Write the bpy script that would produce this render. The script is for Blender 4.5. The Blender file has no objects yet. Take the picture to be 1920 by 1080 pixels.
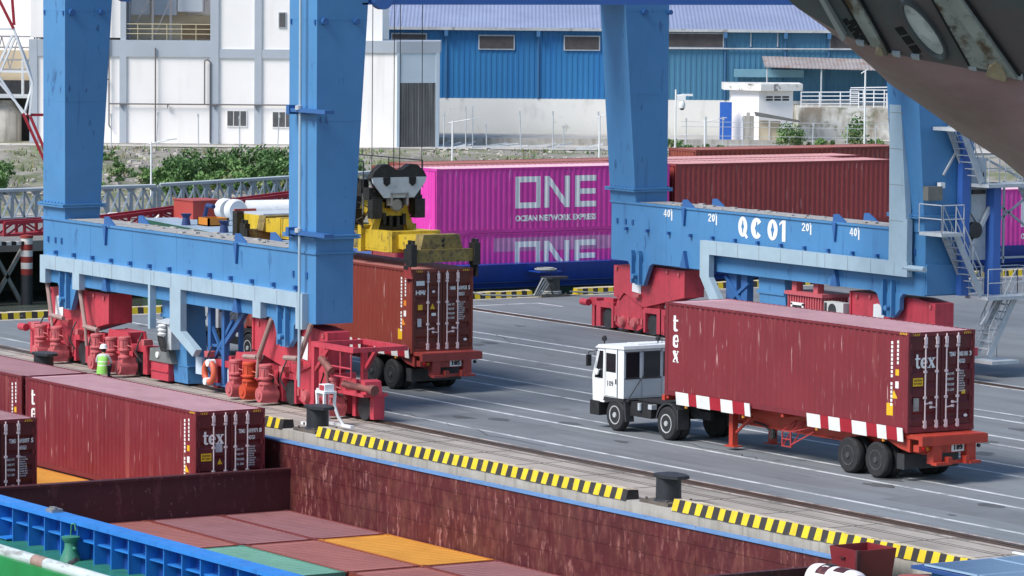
import bpy, bmesh, math, random
from mathutils import Vector, Matrix
random.seed(7)
PI = math.pi; R = math.radians
sc = bpy.context.scene
col = sc.collection
# ---------------------------------------------------------------- camera
YAW, PIT, ROL, CZ, FPX = 0.56096, 0.07990, 0.00820, 15.044, 7784.9
fw = Vector((-math.cos(YAW)*math.cos(PIT), math.sin(YAW)*math.cos(PIT), -math.sin(PIT)))
rt = Vector((math.sin(YAW), math.cos(YAW), 0))
up = rt.cross(fw)
rr = rt*math.cos(ROL) + up*math.sin(ROL)
uu = up*math.cos(ROL) - rt*math.sin(ROL)
cd = bpy.data.cameras.new('camera'); cam = bpy.data.objects.new('camera', cd); col.objects.link(cam)
cd.sensor_width = 36; cd.lens = FPX/1920*36; cd.clip_start = 1; cd.clip_end = 6000
cam.matrix_world = Matrix(((rr.x, uu.x, -fw.x, 0), (rr.y, uu.y, -fw.y, 0), (rr.z, uu.z, -fw.z, CZ), (0, 0, 0, 1)))
sc.camera = cam
# ---------------------------------------------------------------- light
SUN = Vector((0.0, -1.0, 0)).normalized(); SEL = R(48)
w = bpy.data.worlds.new('World'); sc.world = w; w.use_nodes = True
nt = w.node_tree; bg = nt.nodes['Background']; bg.inputs[1].default_value = 0.10
sk = nt.nodes.new('ShaderNodeTexSky'); sk.sky_type = 'NISHITA'; sk.sun_disc = False
sk.sun_elevation = SEL; sk.sun_rotation = math.atan2(SUN.x, SUN.y); sk.dust_density = .4; sk.air_density = 1.2; sk.ozone_density = 2.5
nt.links.new(sk.outputs[0], bg.inputs[0])
sd = bpy.data.lights.new('sun', 'SUN'); sd.energy = 3.0; sd.angle = R(26); sd.color = (1, .95, .88)
so = bpy.data.objects.new('sun', sd); col.objects.link(so)
so.rotation_euler = (-Vector((SUN.x*math.cos(SEL), SUN.y*math.cos(SEL), math.sin(SEL)))).to_track_quat('-Z', 'Y').to_euler()
sc.view_settings.view_transform = 'Standard'; sc.view_settings.look = 'None'
sc.view_settings.exposure = 0.68; sc.view_settings.gamma = 1
# ---------------------------------------------------------------- helpers
WL = {}
def tag(o, label=None, cat=None, group=None, kind=None):
    if label: o['label'] = label
    if cat: o['category'] = cat
    if group: o['group'] = group
    if kind: o['kind'] = kind
    return o
def thing(name, label, cat, loc=(0, 0, 0), rz=0, group=None):
    o = bpy.data.objects.new(name, None); col.objects.link(o); o.empty_display_size = .3
    o.location = loc; o.rotation_euler = (0, 0, rz); WL[o.name] = Vector(loc)
    return tag(o, label, cat, group)
class MB:
    def __init__(s): s.v = []; s.f = []; s.m = []; s.cur = 0; s.cut = []
    def add(s, vs, fs):
        b = len(s.v); s.cut.append((b, len(s.f))); s.v += [tuple(v) for v in vs]
        for f in fs: s.f.append(tuple(i+b for i in f)); s.m.append(s.cur)
        return s
    def mat(s, i): s.cur = i; return s
    def box(s, x0, x1, y0, y1, z0, z1):
        return s.add([(x0,y0,z0),(x1,y0,z0),(x1,y1,z0),(x0,y1,z0),(x0,y0,z1),(x1,y0,z1),(x1,y1,z1),(x0,y1,z1)],
            [(0,3,2,1),(4,5,6,7),(0,1,5,4),(1,2,6,5),(2,3,7,6),(3,0,4,7)])
    def hexa(s, p):  # 8 points: bottom ring 4, top ring 4
        return s.add(p, [(0,3,2,1),(4,5,6,7),(0,1,5,4),(1,2,6,5),(2,3,7,6),(3,0,4,7)])
    def bar(s, p, q, w, h=None, upv=(0,0,1)):
        h = h or w; p = Vector(p); q = Vector(q); d = (q-p).normalized(); u = Vector(upv)
        if abs(d.dot(u)) > .97: u = Vector((1,0,0))
        a = d.cross(u).normalized()*w/2; b = a.cross(d).normalized()*h/2
        return s.hexa([p-a-b, p+a-b, p+a+b, p-a+b, q-a-b, q+a-b, q+a+b, q-a+b])
    def tube(s, p, q, r, n=10, r2=None, caps=True):
        r2 = r if r2 is None else r2; p = Vector(p); q = Vector(q); d = (q-p).normalized()
        u = Vector((0,0,1)) if abs(d.z) < .9 else Vector((1,0,0))
        a = d.cross(u).normalized(); b = a.cross(d).normalized()
        vs = []
        for c, rad in ((p, r), (q, r2)):
            for i in range(n):
                t = 2*PI*i/n; vs.append(c + a*math.cos(t)*rad + b*math.sin(t)*rad)
        fs = [(i, (i+1) % n, n+(i+1) % n, n+i) for i in range(n)]
        if caps: fs += [tuple(range(n-1, -1, -1)), tuple(range(n, 2*n))]
        return s.add(vs, fs)
    def path(s, pts, r, n=8):
        for i in range(len(pts)-1): s.tube(pts[i], pts[i+1], r, n)
        return s
    def lathe(s, prof, c, axis='z', n=20, ang=2*PI):  # prof: (radius, height) pairs
        c = Vector(c); vs = []; k = len(prof)
        for i in range(n):
            t = 2*PI*i/n
            for r_, h in prof:
                a, b = r_*math.cos(t), r_*math.sin(t)
                vs.append(c + Vector({'z': (a, b, h), 'y': (a, h, b), 'x': (h, a, b)}[axis]))
        fs = []
        for i in range(n):
            j = (i+1) % n
            for q in range(k-1): fs.append((i*k+q, j*k+q, j*k+q+1, i*k+q+1))
        fs.append(tuple(i*k for i in range(n-1, -1, -1))); fs.append(tuple(i*k+k-1 for i in range(n)))
        return s.add(vs, fs)
    def torus(s, c, R_, r, axis='y', n=28, m=10):
        c = Vector(c); vs = []; fs = []
        for i in range(n):
            t = 2*PI*i/n
            for j in range(m):
                p = 2*PI*j/m; rad = R_+r*math.cos(p); h = r*math.sin(p)
                a, b = rad*math.cos(t), rad*math.sin(t)
                vs.append(c + Vector({'z': (a, b, h), 'y': (a, h, b), 'x': (h, a, b)}[axis]))
                fs.append((i*m+j, ((i+1) % n)*m+j, ((i+1) % n)*m+(j+1) % m, i*m+(j+1) % m))
        return s.add(vs, fs)
    def prism(s, poly, a, b, axis='y'):  # poly of 2-D points extruded a..b along axis
        n = len(poly)
        def P(u, v, h): return {'y': (u, h, v), 'x': (h, u, v), 'z': (u, v, h)}[axis]
        vs = [P(u, v, a) for u, v in poly] + [P(u, v, b) for u, v in poly]
        return s.add(vs, [tuple(range(n)), tuple(range(2*n-1, n-1, -1))] + [(i, n+i, n+(i+1) % n, (i+1) % n) for i in range(n)])
    def mark(s): s.cut = [(len(s.v), len(s.f))]; s.marks = getattr(s, 'marks', [])+[(len(s.v), len(s.f))]; return s
    def pieces(s, name, mat, parent=None, each=True, **k):
        """one object per added shape (each) or per mark()"""
        cs = (s.cut if each else s.marks)+[(len(s.v), len(s.f))]; out = []
        for (v0, f0), (v1, f1) in zip(cs, cs[1:]):
            q = MB(); q.v = s.v[v0:v1]; q.f = [tuple(i-v0 for i in f) for f in s.f[f0:f1]]; q.m = s.m[f0:f1]; out.append(q.build(name, mat, parent, **k))
        return out
    def build(s, name, mat, parent=None, smooth=False, local=False, origin=None, label=None):
        off = Vector((0, 0, 0))
        if parent is not None and not local:
            p = parent
            while p is not None: off += WL.get(p.name, Vector((0, 0, 0))); p = p.parent
        if origin is not None: off = Vector(origin)
        me = bpy.data.meshes.new(name)
        me.from_pydata([tuple(Vector(v)-off) for v in s.v], [], s.f)
        ms = mat if isinstance(mat, (list, tuple)) else [mat]
        for m_ in ms: me.materials.append(m_)
        if len(ms) > 1: me.polygons.foreach_set('material_index', s.m)
        bm = bmesh.new(); bm.from_mesh(me); bmesh.ops.recalc_face_normals(bm, faces=bm.faces); bm.to_mesh(me); bm.free()
        o = bpy.data.objects.new(name, me); col.objects.link(o)
        if parent is not None: o.parent = parent
        if origin is not None: o.location = origin; WL[o.name] = Vector(origin)
        if smooth:
            for p_ in me.polygons: p_.use_smooth = True
            try: me.set_sharp_from_angle(angle=R(38))
            except Exception: pass
        if label: o['label'] = label
        return o
def kids(o): return [c for c in bpy.data.objects if c.parent == o]
def copy_tree(o, parent=None, loc=None):
    c = o.copy(); col.objects.link(c); c.parent = parent
    if loc is not None: c.location = loc
    for ch in o.children: copy_tree(ch, c)
    return c
# ---------------------------------------------------------------- materials
def paint(name, c, rough=.5, var=.12, vs=.6, streak=None, sa=.5, ss=5., sth=(.52, .72), fleck=None, fa=.8, fs=9., fth=(.66, .7),
          metal=0., bump=0., bs=40., spec=.4, rand=0., stretch=(1, 1, .07), scr=None, sca=.9, scs=6., scth=(.66, .70), scst=(1, 1, .10)):
    m = bpy.data.materials.new(name); m.use_nodes = True; t = m.node_tree; N = t.nodes; Lk = t.links.new
    b = N['Principled BSDF']; b.inputs['Roughness'].default_value = rough; b.inputs['Metallic'].default_value = metal
    b.inputs['Specular IOR Level'].default_value = spec
    tc = N.new('ShaderNodeTexCoord'); oi_ = N.new('ShaderNodeObjectInfo'); vm = N.new('ShaderNodeVectorMath'); vm.operation = 'MULTIPLY_ADD'
    cv = N.new('ShaderNodeCombineXYZ'); [Lk(oi_.outputs['Random'], cv.inputs[i]) for i in range(3)]; Lk(cv.outputs[0], vm.inputs[0]); vm.inputs[1].default_value = (61, 43, 17); Lk(tc.outputs['Object'], vm.inputs[2])
    def noise(scale, det=5, mp=None, ro=.6):
        n = N.new('ShaderNodeTexNoise'); n.inputs['Scale'].default_value = scale; n.inputs['Detail'].default_value = det
        n.inputs['Roughness'].default_value = ro
        src = vm.outputs[0]
        if mp:
            q = N.new('ShaderNodeMapping'); q.inputs['Scale'].default_value = mp; Lk(src, q.inputs[0]); src = q.outputs[0]
        Lk(src, n.inputs['Vector']); return n.outputs[0]
    def ramp(src, lo, hi, a=0., z=1.):
        r_ = N.new('ShaderNodeMapRange'); r_.inputs[1].default_value = lo; r_.inputs[2].default_value = hi
        r_.inputs[3].default_value = a; r_.inputs[4].default_value = z; Lk(src, r_.inputs[0]); return r_.outputs[0]
    def mix(fac, a, bcol, mode='MIX'):
        x = N.new('ShaderNodeMix'); x.data_type = 'RGBA'; x.blend_type = mode
        if isinstance(fac, float): x.inputs[0].default_value = fac
        else: Lk(fac, x.inputs[0])
        if isinstance(a, tuple): x.inputs[6].default_value = (*a, 1)
        else: Lk(a, x.inputs[6])
        if isinstance(bcol, tuple): x.inputs[7].default_value = (*bcol, 1)
        else: Lk(bcol, x.inputs[7])
        return x.outputs[2]
    cur = tuple(c)
    if rand:
        oi = N.new('ShaderNodeObjectInfo'); h = N.new('ShaderNodeHueSaturation'); h.inputs['Color'].default_value = (*c, 1)
        Lk(ramp(oi.outputs['Random'], 0, 1, 1-rand, 1+rand), h.inputs['Value'])
        Lk(ramp(oi.outputs['Random'], 0, 1, .5-rand*.06, .5+rand*.06), h.inputs['Hue']); cur = h.outputs[0]
    if var:
        g = ramp(noise(vs, 6), .3, .7, 1-var, 1+var)
        cm = N.new('ShaderNodeCombineColor'); [Lk(g, cm.inputs[i]) for i in range(3)]
        cur = mix(1.0, cur, cm.outputs[0], 'MULTIPLY')
    if streak: cur = mix(ramp(noise(ss, 4, stretch), sth[0], sth[1], 0, sa), cur, streak)
    if scr:
        mm_ = N.new('ShaderNodeMath'); mm_.operation = 'MULTIPLY'; Lk(ramp(noise(scs, 3, scst), scth[0], scth[1], 0, sca), mm_.inputs[0]); Lk(ramp(noise(.55, 2), .40, .60, .08, 1.), mm_.inputs[1]); cur = mix(mm_.outputs[0], cur, scr)
    if fleck: cur = mix(ramp(noise(fs, 8, None, .7), fth[0], fth[1], 0, fa), cur, fleck)
    if isinstance(cur, tuple): b.inputs['Base Color'].default_value = (*cur, 1)
    else: Lk(cur, b.inputs['Base Color'])
    if bump:
        bp = N.new('ShaderNodeBump'); bp.inputs['Strength'].default_value = bump; bp.inputs['Distance'].default_value = .02
        Lk(noise(bs, 4), bp.inputs['Height']); Lk(bp.outputs[0], b.inputs['Normal'])
    if var: Lk(ramp(noise(vs*2.3, 3), .3, .7, max(.05, rough-.1), min(1, rough+.12)), b.inputs['Roughness'])
    return m
RUST = (.16, .06, .025); DUST = (.42, .38, .34)
M = {}
M['crane'] = paint('crane_blue', (.070, .225, .45), .42, .08, .5, scr=(.022, .075, .20), sca=.75, scs=2.3, scth=(.645, .675), scst=(1, 1, .36), streak=(.05, .15, .34), sa=.6, ss=3.2, sth=(.60, .68), fleck=(.10, .09, .10), fa=.7, fs=4.5, fth=(.72, .735))
M['crane_dk'] = paint('crane_bracket_blue', (.035, .12, .32), .45, .08)
M['duct'] = paint('duct_grey_blue', (.34, .45, .53), .5, .08, 1.2, streak=(.18, .2, .22), sa=.6, ss=4, sth=(.62, .72))
M['beamtop'] = paint('dusty_beam_top', (.33, .32, .31), .8, .25, 2.5, fleck=(.10, .09, .08), fa=.8, fs=2.2, fth=(.55, .7), stretch=(1, 1, 1))
M['bogie'] = paint('bogie_red', (.50, .052, .078), .5, .12, 1.1, streak=(.26, .03, .04), sa=.6, ss=4, scr=(.09, .03, .03), sca=.75, scs=3.5, scth=(.60, .70), scst=(1, 1, .45), fleck=(.06, .03, .03), fa=.8, fs=4, fth=(.60, .70))
M['motor'] = paint('motor_pink_red', (.50, .115, .125), .6, .2, 3, fleck=(.62, .38, .36), fa=.6, fs=7, fth=(.6, .68), scr=(.10, .05, .05), sca=.7, scs=5, scth=(.58, .68), scst=(1, 1, .5))
M['motor_or'] = paint('motor_orange', (.55, .07, .03), .5, .15, 3)
M['black'] = paint('black_rubber', (.018, .018, .02), .75, .3, 4)
M['dark'] = paint('dark_steel', (.035, .036, .04), .55, .3, 3, fleck=(.14, .1, .08), fa=.5, fs=10)
M['steel'] = paint('worn_steel', (.30, .29, .28), .4, .2, 3, metal=.5)
M['galv'] = paint('galvanised_grey', (.46, .49, .52), .5, .12, 3)
M['white'] = paint('white_paint', (.78, .79, .80), .45, .05, 2, streak=(.45, .43, .40), sa=.35, ss=5)
M['letter'] = paint('white_lettering', (.80, .80, .79), .5, .05, 3)
M['yellow'] = paint('spreader_yellow', (.58, .40, .03), .5, .15, 1.5, scr=(.09, .06, .03), sca=.85, scs=5, scth=(.58, .66), scst=(1, 1, .4), streak=(.12, .08, .04), sa=.8, ss=4, sth=(.55, .75), fleck=(.08, .06, .04), fa=.8, fs=4, fth=(.6, .68))
M['yellow_dirty'] = paint('spreader_dirty', (.26, .19, .06), .7, .3, 3, fleck=(.07, .055, .04), fa=.9, fs=6, fth=(.48, .6))
M['grease'] = paint('greasy_black', (.02, .018, .017), .5, .4, 4, fleck=(.10, .08, .06), fa=.6, fs=8, fth=(.6, .7))
M['lampred'] = paint('tail_lamp_red', (.5, .01, .01), .2, 0)
M['amber'] = paint('amber_lamp', (.6, .25, .03), .25, 0)
M['lab_yel'] = paint('sticker_yellow', (.75, .45, .02), .5, .05)
M['lab_or'] = paint('sticker_orange', (.70, .24, .03), .5, .05)
M['concrete'] = paint('concrete', (.40, .38, .35), .85, .18, 1.1, streak=(.16, .14, .11), sa=.6, ss=3, sth=(.5, .7), fleck=(.2, .18, .15), fa=.6, fs=6, bump=.3, bs=20)
def glass(name, c=(.018, .021, .025), r=.06):
    m = bpy.data.materials.new(name); m.use_nodes = True; b = m.node_tree.nodes['Principled BSDF']
    b.inputs['Base Color'].default_value = (*c, 1); b.inputs['Roughness'].default_value = r; b.inputs['Specular IOR Level'].default_value = .6
    return m
M['glass'] = glass('dark_glass')
# ---------------------------------------------------------------- lettering
def text_tris(s, size, bold=.02, align='LEFT'):
    cu = bpy.data.curves.new('text', 'FONT'); cu.body = s; cu.size = size; cu.offset = bold*size; cu.align_x = align; cu.resolution_u = 3
    o = bpy.data.objects.new('text', cu); col.objects.link(o)
    bpy.context.view_layer.update()
    me = bpy.data.meshes.new_from_object(o.evaluated_get(bpy.context.evaluated_depsgraph_get()))
    me.calc_loop_triangles()
    t = [[(me.vertices[i].co.x, me.vertices[i].co.y) for i in lt.vertices] for lt in me.loop_triangles]
    bpy.data.objects.remove(o); bpy.data.curves.remove(cu); bpy.data.meshes.remove(me)
    return t
def rect(x0, y0, x1, y1): return [(x0, y0), (x1, y0), (x1, y1), (x0, y1)]
def fit(polys, x0, y0, x1, y1):  # scale polygons into a rectangle
    xs = [p[0] for q in polys for p in q]; ys = [p[1] for q in polys for p in q]
    a, b, c, d = min(xs), max(xs), min(ys), max(ys)
    return [[(x0+(p[0]-a)/(b-a)*(x1-x0), y0+(p[1]-c)/(d-c)*(y1-y0)) for p in q] for q in polys]
def move(polys, dx, dy): return [[(p[0]+dx, p[1]+dy) for p in q] for q in polys]
def clip(poly, lo, hi):
    for lim, sg in ((lo, 1), (hi, -1)):
        out = []; n = len(poly)
        for i in range(n):
            a, b = poly[i], poly[(i+1) % n]; da, db = (a[0]-lim)*sg, (b[0]-lim)*sg
            if da >= 0: out.append(a)
            if (da >= 0) != (db >= 0):
                t = da/(da-db); out.append((a[0]+(b[0]-a[0])*t, a[1]+(b[1]-a[1])*t))
        poly = out
        if len(poly) < 3: return None
    return poly
def decal(mb, polys, P, prof=None):
    """lay convex polygons on a surface: P(s,t,depth) -> 3-D; prof = list of (s, depth) for a corrugated face"""
    for qi, q in enumerate(polys):
        e = (qi % 40)*.0003
        if prof is None:
            mb.add([P(x, y, e) for x, y in q], [tuple(range(len(q)))]); continue
        lo = min(x for x, y in q); hi = max(x for x, y in q)
        for (a, da), (b, db) in zip(prof, prof[1:]):
            if b <= lo or a >= hi or b-a < 1e-6: continue
            c = clip(q, a, b)
            if c: mb.add([P(x, y, e+da+(db-da)*(x-a)/(b-a)) for x, y in c], [tuple(range(len(c)))])
    return mb
def strokes(segs, wdt):  # thick line segments as quads
    out = []
    for (x0, y0), (x1, y1) in segs:
        dx, dy = x1-x0, y1-y0; l = math.hypot(dx, dy); nx, ny = -dy/l*wdt/2, dx/l*wdt/2
        out.append([(x0+nx, y0+ny), (x0-nx, y0-ny), (x1-nx, y1-ny), (x1+nx, y1+ny)])
    return out
def ring(cx, cy, rx, ry, a0, a1, w1, w2=None, n=14):
    w2 = w1 if w2 is None else w2; out = []
    for i in range(n):
        t0, t1 = a0+(a1-a0)*i/n, a0+(a1-a0)*(i+1)/n
        def e(t, k):
            w_ = w1*abs(math.cos(t))+w2*abs(math.sin(t))
            return (cx+(rx-k*w_)*math.cos(t), cy+(ry-k*w_)*math.sin(t))
        out.append([e(t0, 0), e(t1, 0), e(t1, 1), e(t0, 1)])
    return out
SER_T = [rect(.14, .12, .40, 1.35), [(.0, .84), (.40, .84), (.40, 1.0), (.04, 1.0)], rect(.36, .84, .66, 1.0)] + ring(.42, .24, .28, .26, PI, 1.85*PI, .24, .15)
SER_E = ring(.42, .5, .44, .53, .0, 1.82*PI, .27, .15, 20) + [rect(.12, .43, .82, .57)]
SER_X = strokes([((.20, .98), (.78, .02))], .30) + strokes([((.78, .96), (.16, .04))], .14) + [rect(-.02, .90, .46, 1.0), rect(.56, .90, 1.0, 1.0), rect(-.02, 0, .38, .10), rect(.52, 0, 1.0, .10)]
def tex_word(): return SER_T + move(SER_E, .68, 0) + move(SER_X, 1.56, 0)
ONE_L = [rect(0, 0, .056, 1), rect(.254, 0, .31, 1), rect(.056, .82, .254, 1), rect(.056, 0, .254, .18),
         rect(.36, 0, .42, 1), rect(.61, 0, .67, 1), [(.42, 1), (.42, .72), (.61, 0), (.61, .28)],
         rect(.735, 0, .795, 1), rect(.795, .82, 1, 1), rect(.795, .41, .99, .58), rect(.795, 0, 1, .18)]
# ================================================================ SETTING
M['asphalt'] = paint('asphalt', (.176, .190, .205), .85, .16, .12, streak=(.125, .132, .142), sa=.7, ss=1.1, sth=(.46, .70), scr=(.095, .10, .108), sca=.5, scs=3.0, scth=(.56, .70), scst=(.035, 1, 1), fleck=(.07, .072, .078), fa=.75, fs=.8, fth=(.60, .72), bump=.25, bs=60, stretch=(.10, 1, 1))
M['apron'] = paint('apron_concrete', (.37, .325, .29), .9, .16, .5, streak=(.20, .18, .16), sa=.7, ss=.8, sth=(.45, .7), fleck=(.15, .13, .11), fa=.6, fs=1.1, fth=(.56, .7), stretch=(.2, 1, 1), bump=.3)
M['rail_strip'] = paint('rail_strip', (.15, .12, .105), .85, .25, 1.0, streak=(.08, .05, .04), sa=.7, ss=2, stretch=(.1, 1, 1))
M['rail'] = paint('rail_steel', (.11, .075, .06), .45, .2, 1, metal=.6)
M['marking'] = paint('worn_white_marking', (.56, .57, .58), .8, .1, 1, fleck=(.19, .20, .21), fa=.9, fs=1.6, fth=(.50, .66), streak=(.24, .25, .26), sa=.8, ss=1.1, sth=(.5, .66), stretch=(.35, 1, 1))
M['k_yel'] = paint('kerb_yellow', (.68, .50, .02), .6, .1, 1.3, fleck=(.34, .28, .16), fa=.85, fs=3, fth=(.63, .68), streak=(.35, .27, .05), sa=.5, ss=6, sth=(.55, .75))
M['k_blk'] = paint('kerb_black', (.035, .03, .03), .65, .2, 1.3, fleck=(.20, .18, .15), fa=.7, fs=3, fth=(.62, .68))
M['k_top'] = paint('kerb_top_worn', (.55, .47, .33), .85, .15, 1.2, fleck=(.20, .16, .13), fa=.8, fs=3.2, fth=(.52, .6))
def water_mat(name, c, r=.12):
    m = paint(name, c, r, .25, .05, spec=.5); t = m.node_tree; b = t.nodes['Principled BSDF']
    n = t.nodes.new('ShaderNodeTexNoise'); n.inputs['Scale'].default_value = .7; n.inputs['Detail'].default_value = 6
    tc = [x for x in t.nodes if x.type == 'TEX_COORD'][0]
    mp = t.nodes.new('ShaderNodeMapping'); mp.inputs['Scale'].default_value = (1, .45, 1); t.links.new(tc.outputs['Object'], mp.inputs[0]); t.links.new(mp.outputs[0], n.inputs['Vector'])
    bp = t.nodes.new('ShaderNodeBump'); bp.inputs['Strength'].default_value = .9; bp.inputs['Distance'].default_value = .6
    t.links.new(n.outputs[0], bp.inputs['Height']); t.links.new(bp.outputs[0], b.inputs['Normal']); return m
M['water'] = water_mat('harbour_water', (.075, .088, .075))
def setting(mb, name, m, **k): return tag(mb.build(name, m, **k), kind='structure')
XE, YE = -155.0, 63.62
setting(MB().box(-1500, 1500, -1500, 1500, -3.6, -3.25), 'water', M['water'])
setting(MB().box(XE, 60, YE, 150, -3.6, 0), 'quay', M['concrete'])
q = MB(); q.add([(XE+.9, 67.75, .004), (60, 67.75, .004), (60, 149, .004), (XE+.9, 149, .004)], [(0, 1, 2, 3)])
setting(q, 'asphalt_road', M['asphalt'])
q = MB(); q.add([(XE+.9, YE+.42, .004), (60, YE+.42, .004), (60, 67.75, .004), (XE+.9, 67.75, .004)], [(0, 1, 2, 3)])
setting(q, 'apron_pavement', M['apron'])
q = MB()   # resurfaced patches and drain lines in the asphalt
for x0, x1, y0, y1 in ((-116, -109.5, 69.6, 71.4), (-104, -101, 78.4, 80.5), (-92, -84, 70, 71.6), (-128, -121, 82.9, 85), (-99, -95.5, 83.2, 85), (-137, -131, 75, 76.2)): q.box(x0, x1, y0, y1, .004, .0065)
setting(q, 'asphalt_patch', paint('patched_asphalt', (.15, .16, .172), .9, .15, .5, fleck=(.17, .175, .18), fa=.5, fs=1.5, fth=(.6, .7)))
q = MB()
for yc in (70.6, 75.0, 79.6, 84.1):
    for dy in (-.95, .95): q.box(-152, 50, yc+dy-.16, yc+dy+.16, .004, .0055)
setting(q, 'wheel_track', paint('wheel_track_grey', (.155, .166, .178), .85, .12, .3, streak=(.176, .19, .205), sa=1., ss=.8, sth=(.44, .6), fleck=(.085, .09, .097), fa=.7, fs=1, fth=(.58, .7), stretch=(.08, 1, 1)))
rg = random.Random(21); q = MB()
for _ in range(70):
    cx, cy = rg.uniform(-150, -84), rg.uniform(68.3, 91); n = 11; rr_ = rg.uniform(.08, .42); q.add([(cx+rr_*rg.uniform(.6, 2.2)*math.cos(2*PI*i/n), cy+rr_*rg.uniform(.5, 1.1)*math.sin(2*PI*i/n), .0098) for i in range(n)], [tuple(range(n))])
setting(q, 'oil_stain', paint('oil_stain', (.085, .088, .092), .7, .2, 1.5))
q = MB()
for _ in range(16):
    x, y = rg.uniform(-148, -86), rg.uniform(68.5, 90)
    for i in range(9):
        x2, y2 = x+rg.uniform(.3, .9), y+rg.uniform(-.35, .35); dx, dy = (x2-x), (y2-y); l = math.hypot(dx, dy); nx, ny = -dy/l*.018, dx/l*.018
        q.add([(x+nx, y+ny, .0095), (x-nx, y-ny, .0095), (x2-nx, y2-ny, .0095), (x2+nx, y2+ny, .0095)], [(0, 1, 2, 3)]); x, y = x2, y2
setting(q, 'pavement_crack', paint('crack_dark', (.05, .05, .05), .9, 0))
q = MB()   # expansion joints and cable slots in the apron
q.box(-154, 60, 65.93, 65.99, .004, .008); q.box(-154, 60, 66.12, 66.17, .004, .008); q.box(-154, 60, 66.78, 66.84, .004, .008)
x = -153
while x < 0: q.box(x, x+.05, YE+.45, 67.05, .004, .0085); x += 3.1
setting(q, 'apron_joint', paint('joint_dark', (.09, .08, .07), .9, .2, 2))
for nm, yc in (('near', 67.33), ('far', 92.42)):
    q = MB(); q.box(-154, 60, yc-.30, yc+.30, .004, .012); setting(q, 'rail_bed', M['rail_strip'])
    q = MB(); q.box(-154, 60, yc-.05, yc+.05, .012, .05); q.box(-154, 60, yc-.22, yc-.16, .012, .03); q.box(-154, 60, yc+.16, yc+.22, .012, .03)
    setting(q, 'crane_rail', M['rail'])
    q = MB()
    for a in (-.42, .32): q.box(-154, 60, yc+a, yc+a+.12, .008, .014)
    setting(q, 'rail_edge_marking', M['marking'] if nm == 'far' else paint('rail_edge_worn', (.40, .34, .31), .85, .2, 1, fleck=(.16, .14, .13), fa=1, fs=.9, fth=(.47, .6), stretch=(.2, 1, 1)))
q = MB()
for y in (69.0, 72.2, 73.55, 76.6, 78.1, 81.1, 82.5, 85.6, 86.9): q.box(-152.5, 55, y-.075, y+.075, .005, .009)
q.box(-151.7, -151.5, 93.2, 96.5, .005, .009); q.box(-151.7, -149.6, 96.5, 96.65, .005, .009)
setting(q, 'lane_marking', M['marking'])
def kerb(x0, x1, ax='x', base=YE-.03, step=.272):
    n = max(1, round((x1-x0)/step)); st = (x1-x0)/n; mb = MB()
    sec = [(0, -.02), (.10, .29), (.42, .27), (.46, -.02)]
    for i in range(n):
        a, b = x0+i*st, x0+(i+1)*st
        def P(t, s_): return (t, base+s_[0], s_[1]) if ax == 'x' else (base+s_[0], t, s_[1])
        jit = [(c[0]+random.uniform(-.012, .012), c[1]+random.uniform(-.012, .012)*(c[1] > 0)) for c in sec] if i else sec
        if i == 0: prev = sec
        nxt = jit; e = [P(a, c) for c in prev]; f = [P(b, c) for c in nxt]
        bi = len(mb.v); mb.v += e+f; k = i % 2
        for s0, s1, mi in ((0, 1, k), (1, 2, 2), (2, 3, k)):
            mb.f.append((bi+s0, bi+s1, bi+4+s1, bi+4+s0)); mb.m.append(mi)
        if i == 0: mb.f.append((bi, bi+1, bi+2, bi+3)); mb.m.append(k)
        if i == n-1: mb.f.append((bi+7, bi+6, bi+5, bi+4)); mb.m.append(k)
        prev = nxt
    return setting(mb, 'kerb', [M['k_yel'], M['k_blk'], M['k_top']])
kerb(-112.7, -95.2); kerb(-92.95, -76.0); kerb(-75.2, -60); kerb(-116.4, -114.9); kerb(-134, -117.4); kerb(-154, -135.6)
kerb(66.5, 98.2, 'y', XE-.05); kerb(100.6, 148, 'y', XE-.05)
# far bank ------------------------------------------------------------
BR = Vector((math.sin(YAW), math.cos(YAW), 0)); BF = Vector((-math.cos(YAW), math.sin(YAW), 0)); BROT = math.atan2(BR.y, BR.x)
def BP(a, d, z=0): v = BR*a + BF*d; return (v.x, v.y, z)
def ground_z(a, d):
    st = [(236, -4), (244, -2.0), (252, -.5), (262, .25), (276, .75), (288, 1.15), (298, 1.2), (1e5, 1.2)]
    for (d0, z0), (d1, z1) in zip(st, st[1:]):
        if d <= d1: return z0+(z1-z0)*max(0, (d-d0))/(d1-d0)
    return 1.2
M['bank'] = paint('bank_earth', (.26, .24, .21), .95, .3, .12, streak=(.13, .15, .07), sa=.9, ss=.25, sth=(.46, .6), fleck=(.45, .42, .38), fa=.8, fs=.8, fth=(.58, .66), stretch=(1, 1, 1), bump=.6, bs=3)
q = MB(); As = [-900, -300, -120]+[-60+i*1.2 for i in range(92)]+[120, 300, 900]; Ds = [236+i*1.3 for i in range(50)]+[302, 312, 330, 400, 800, 1500]
for d in Ds:
    for a in As:
        z = ground_z(a, d)+(random.uniform(-.16, .16) if d < 290 else (random.uniform(-.04, .04) if d < 300 else 0))
        q.v.append(BP(a, d, z))
nA = len(As)
for i in range(len(Ds)-1):
    for j in range(nA-1): q.f.append((i*nA+j, i*nA+j+1, (i+1)*nA+j+1, (i+1)*nA+j)); q.m.append(0)
setting(q, 'ground', M['bank'])
q = MB()
for a0, a1, d0, d1 in ((-60, 60, 296.5, 300),): q.add([BP(a0, d0, 1.235), BP(a1, d0, 1.235), BP(a1, d1, 1.235), BP(a0, d1, 1.235)], [(0, 1, 2, 3)])
q.add([BP(-11, 300, 1.24), BP(60, 300, 1.24), BP(60, 324, 1.24), BP(-11, 324, 1.24)], [(0, 1, 2, 3)])
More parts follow.
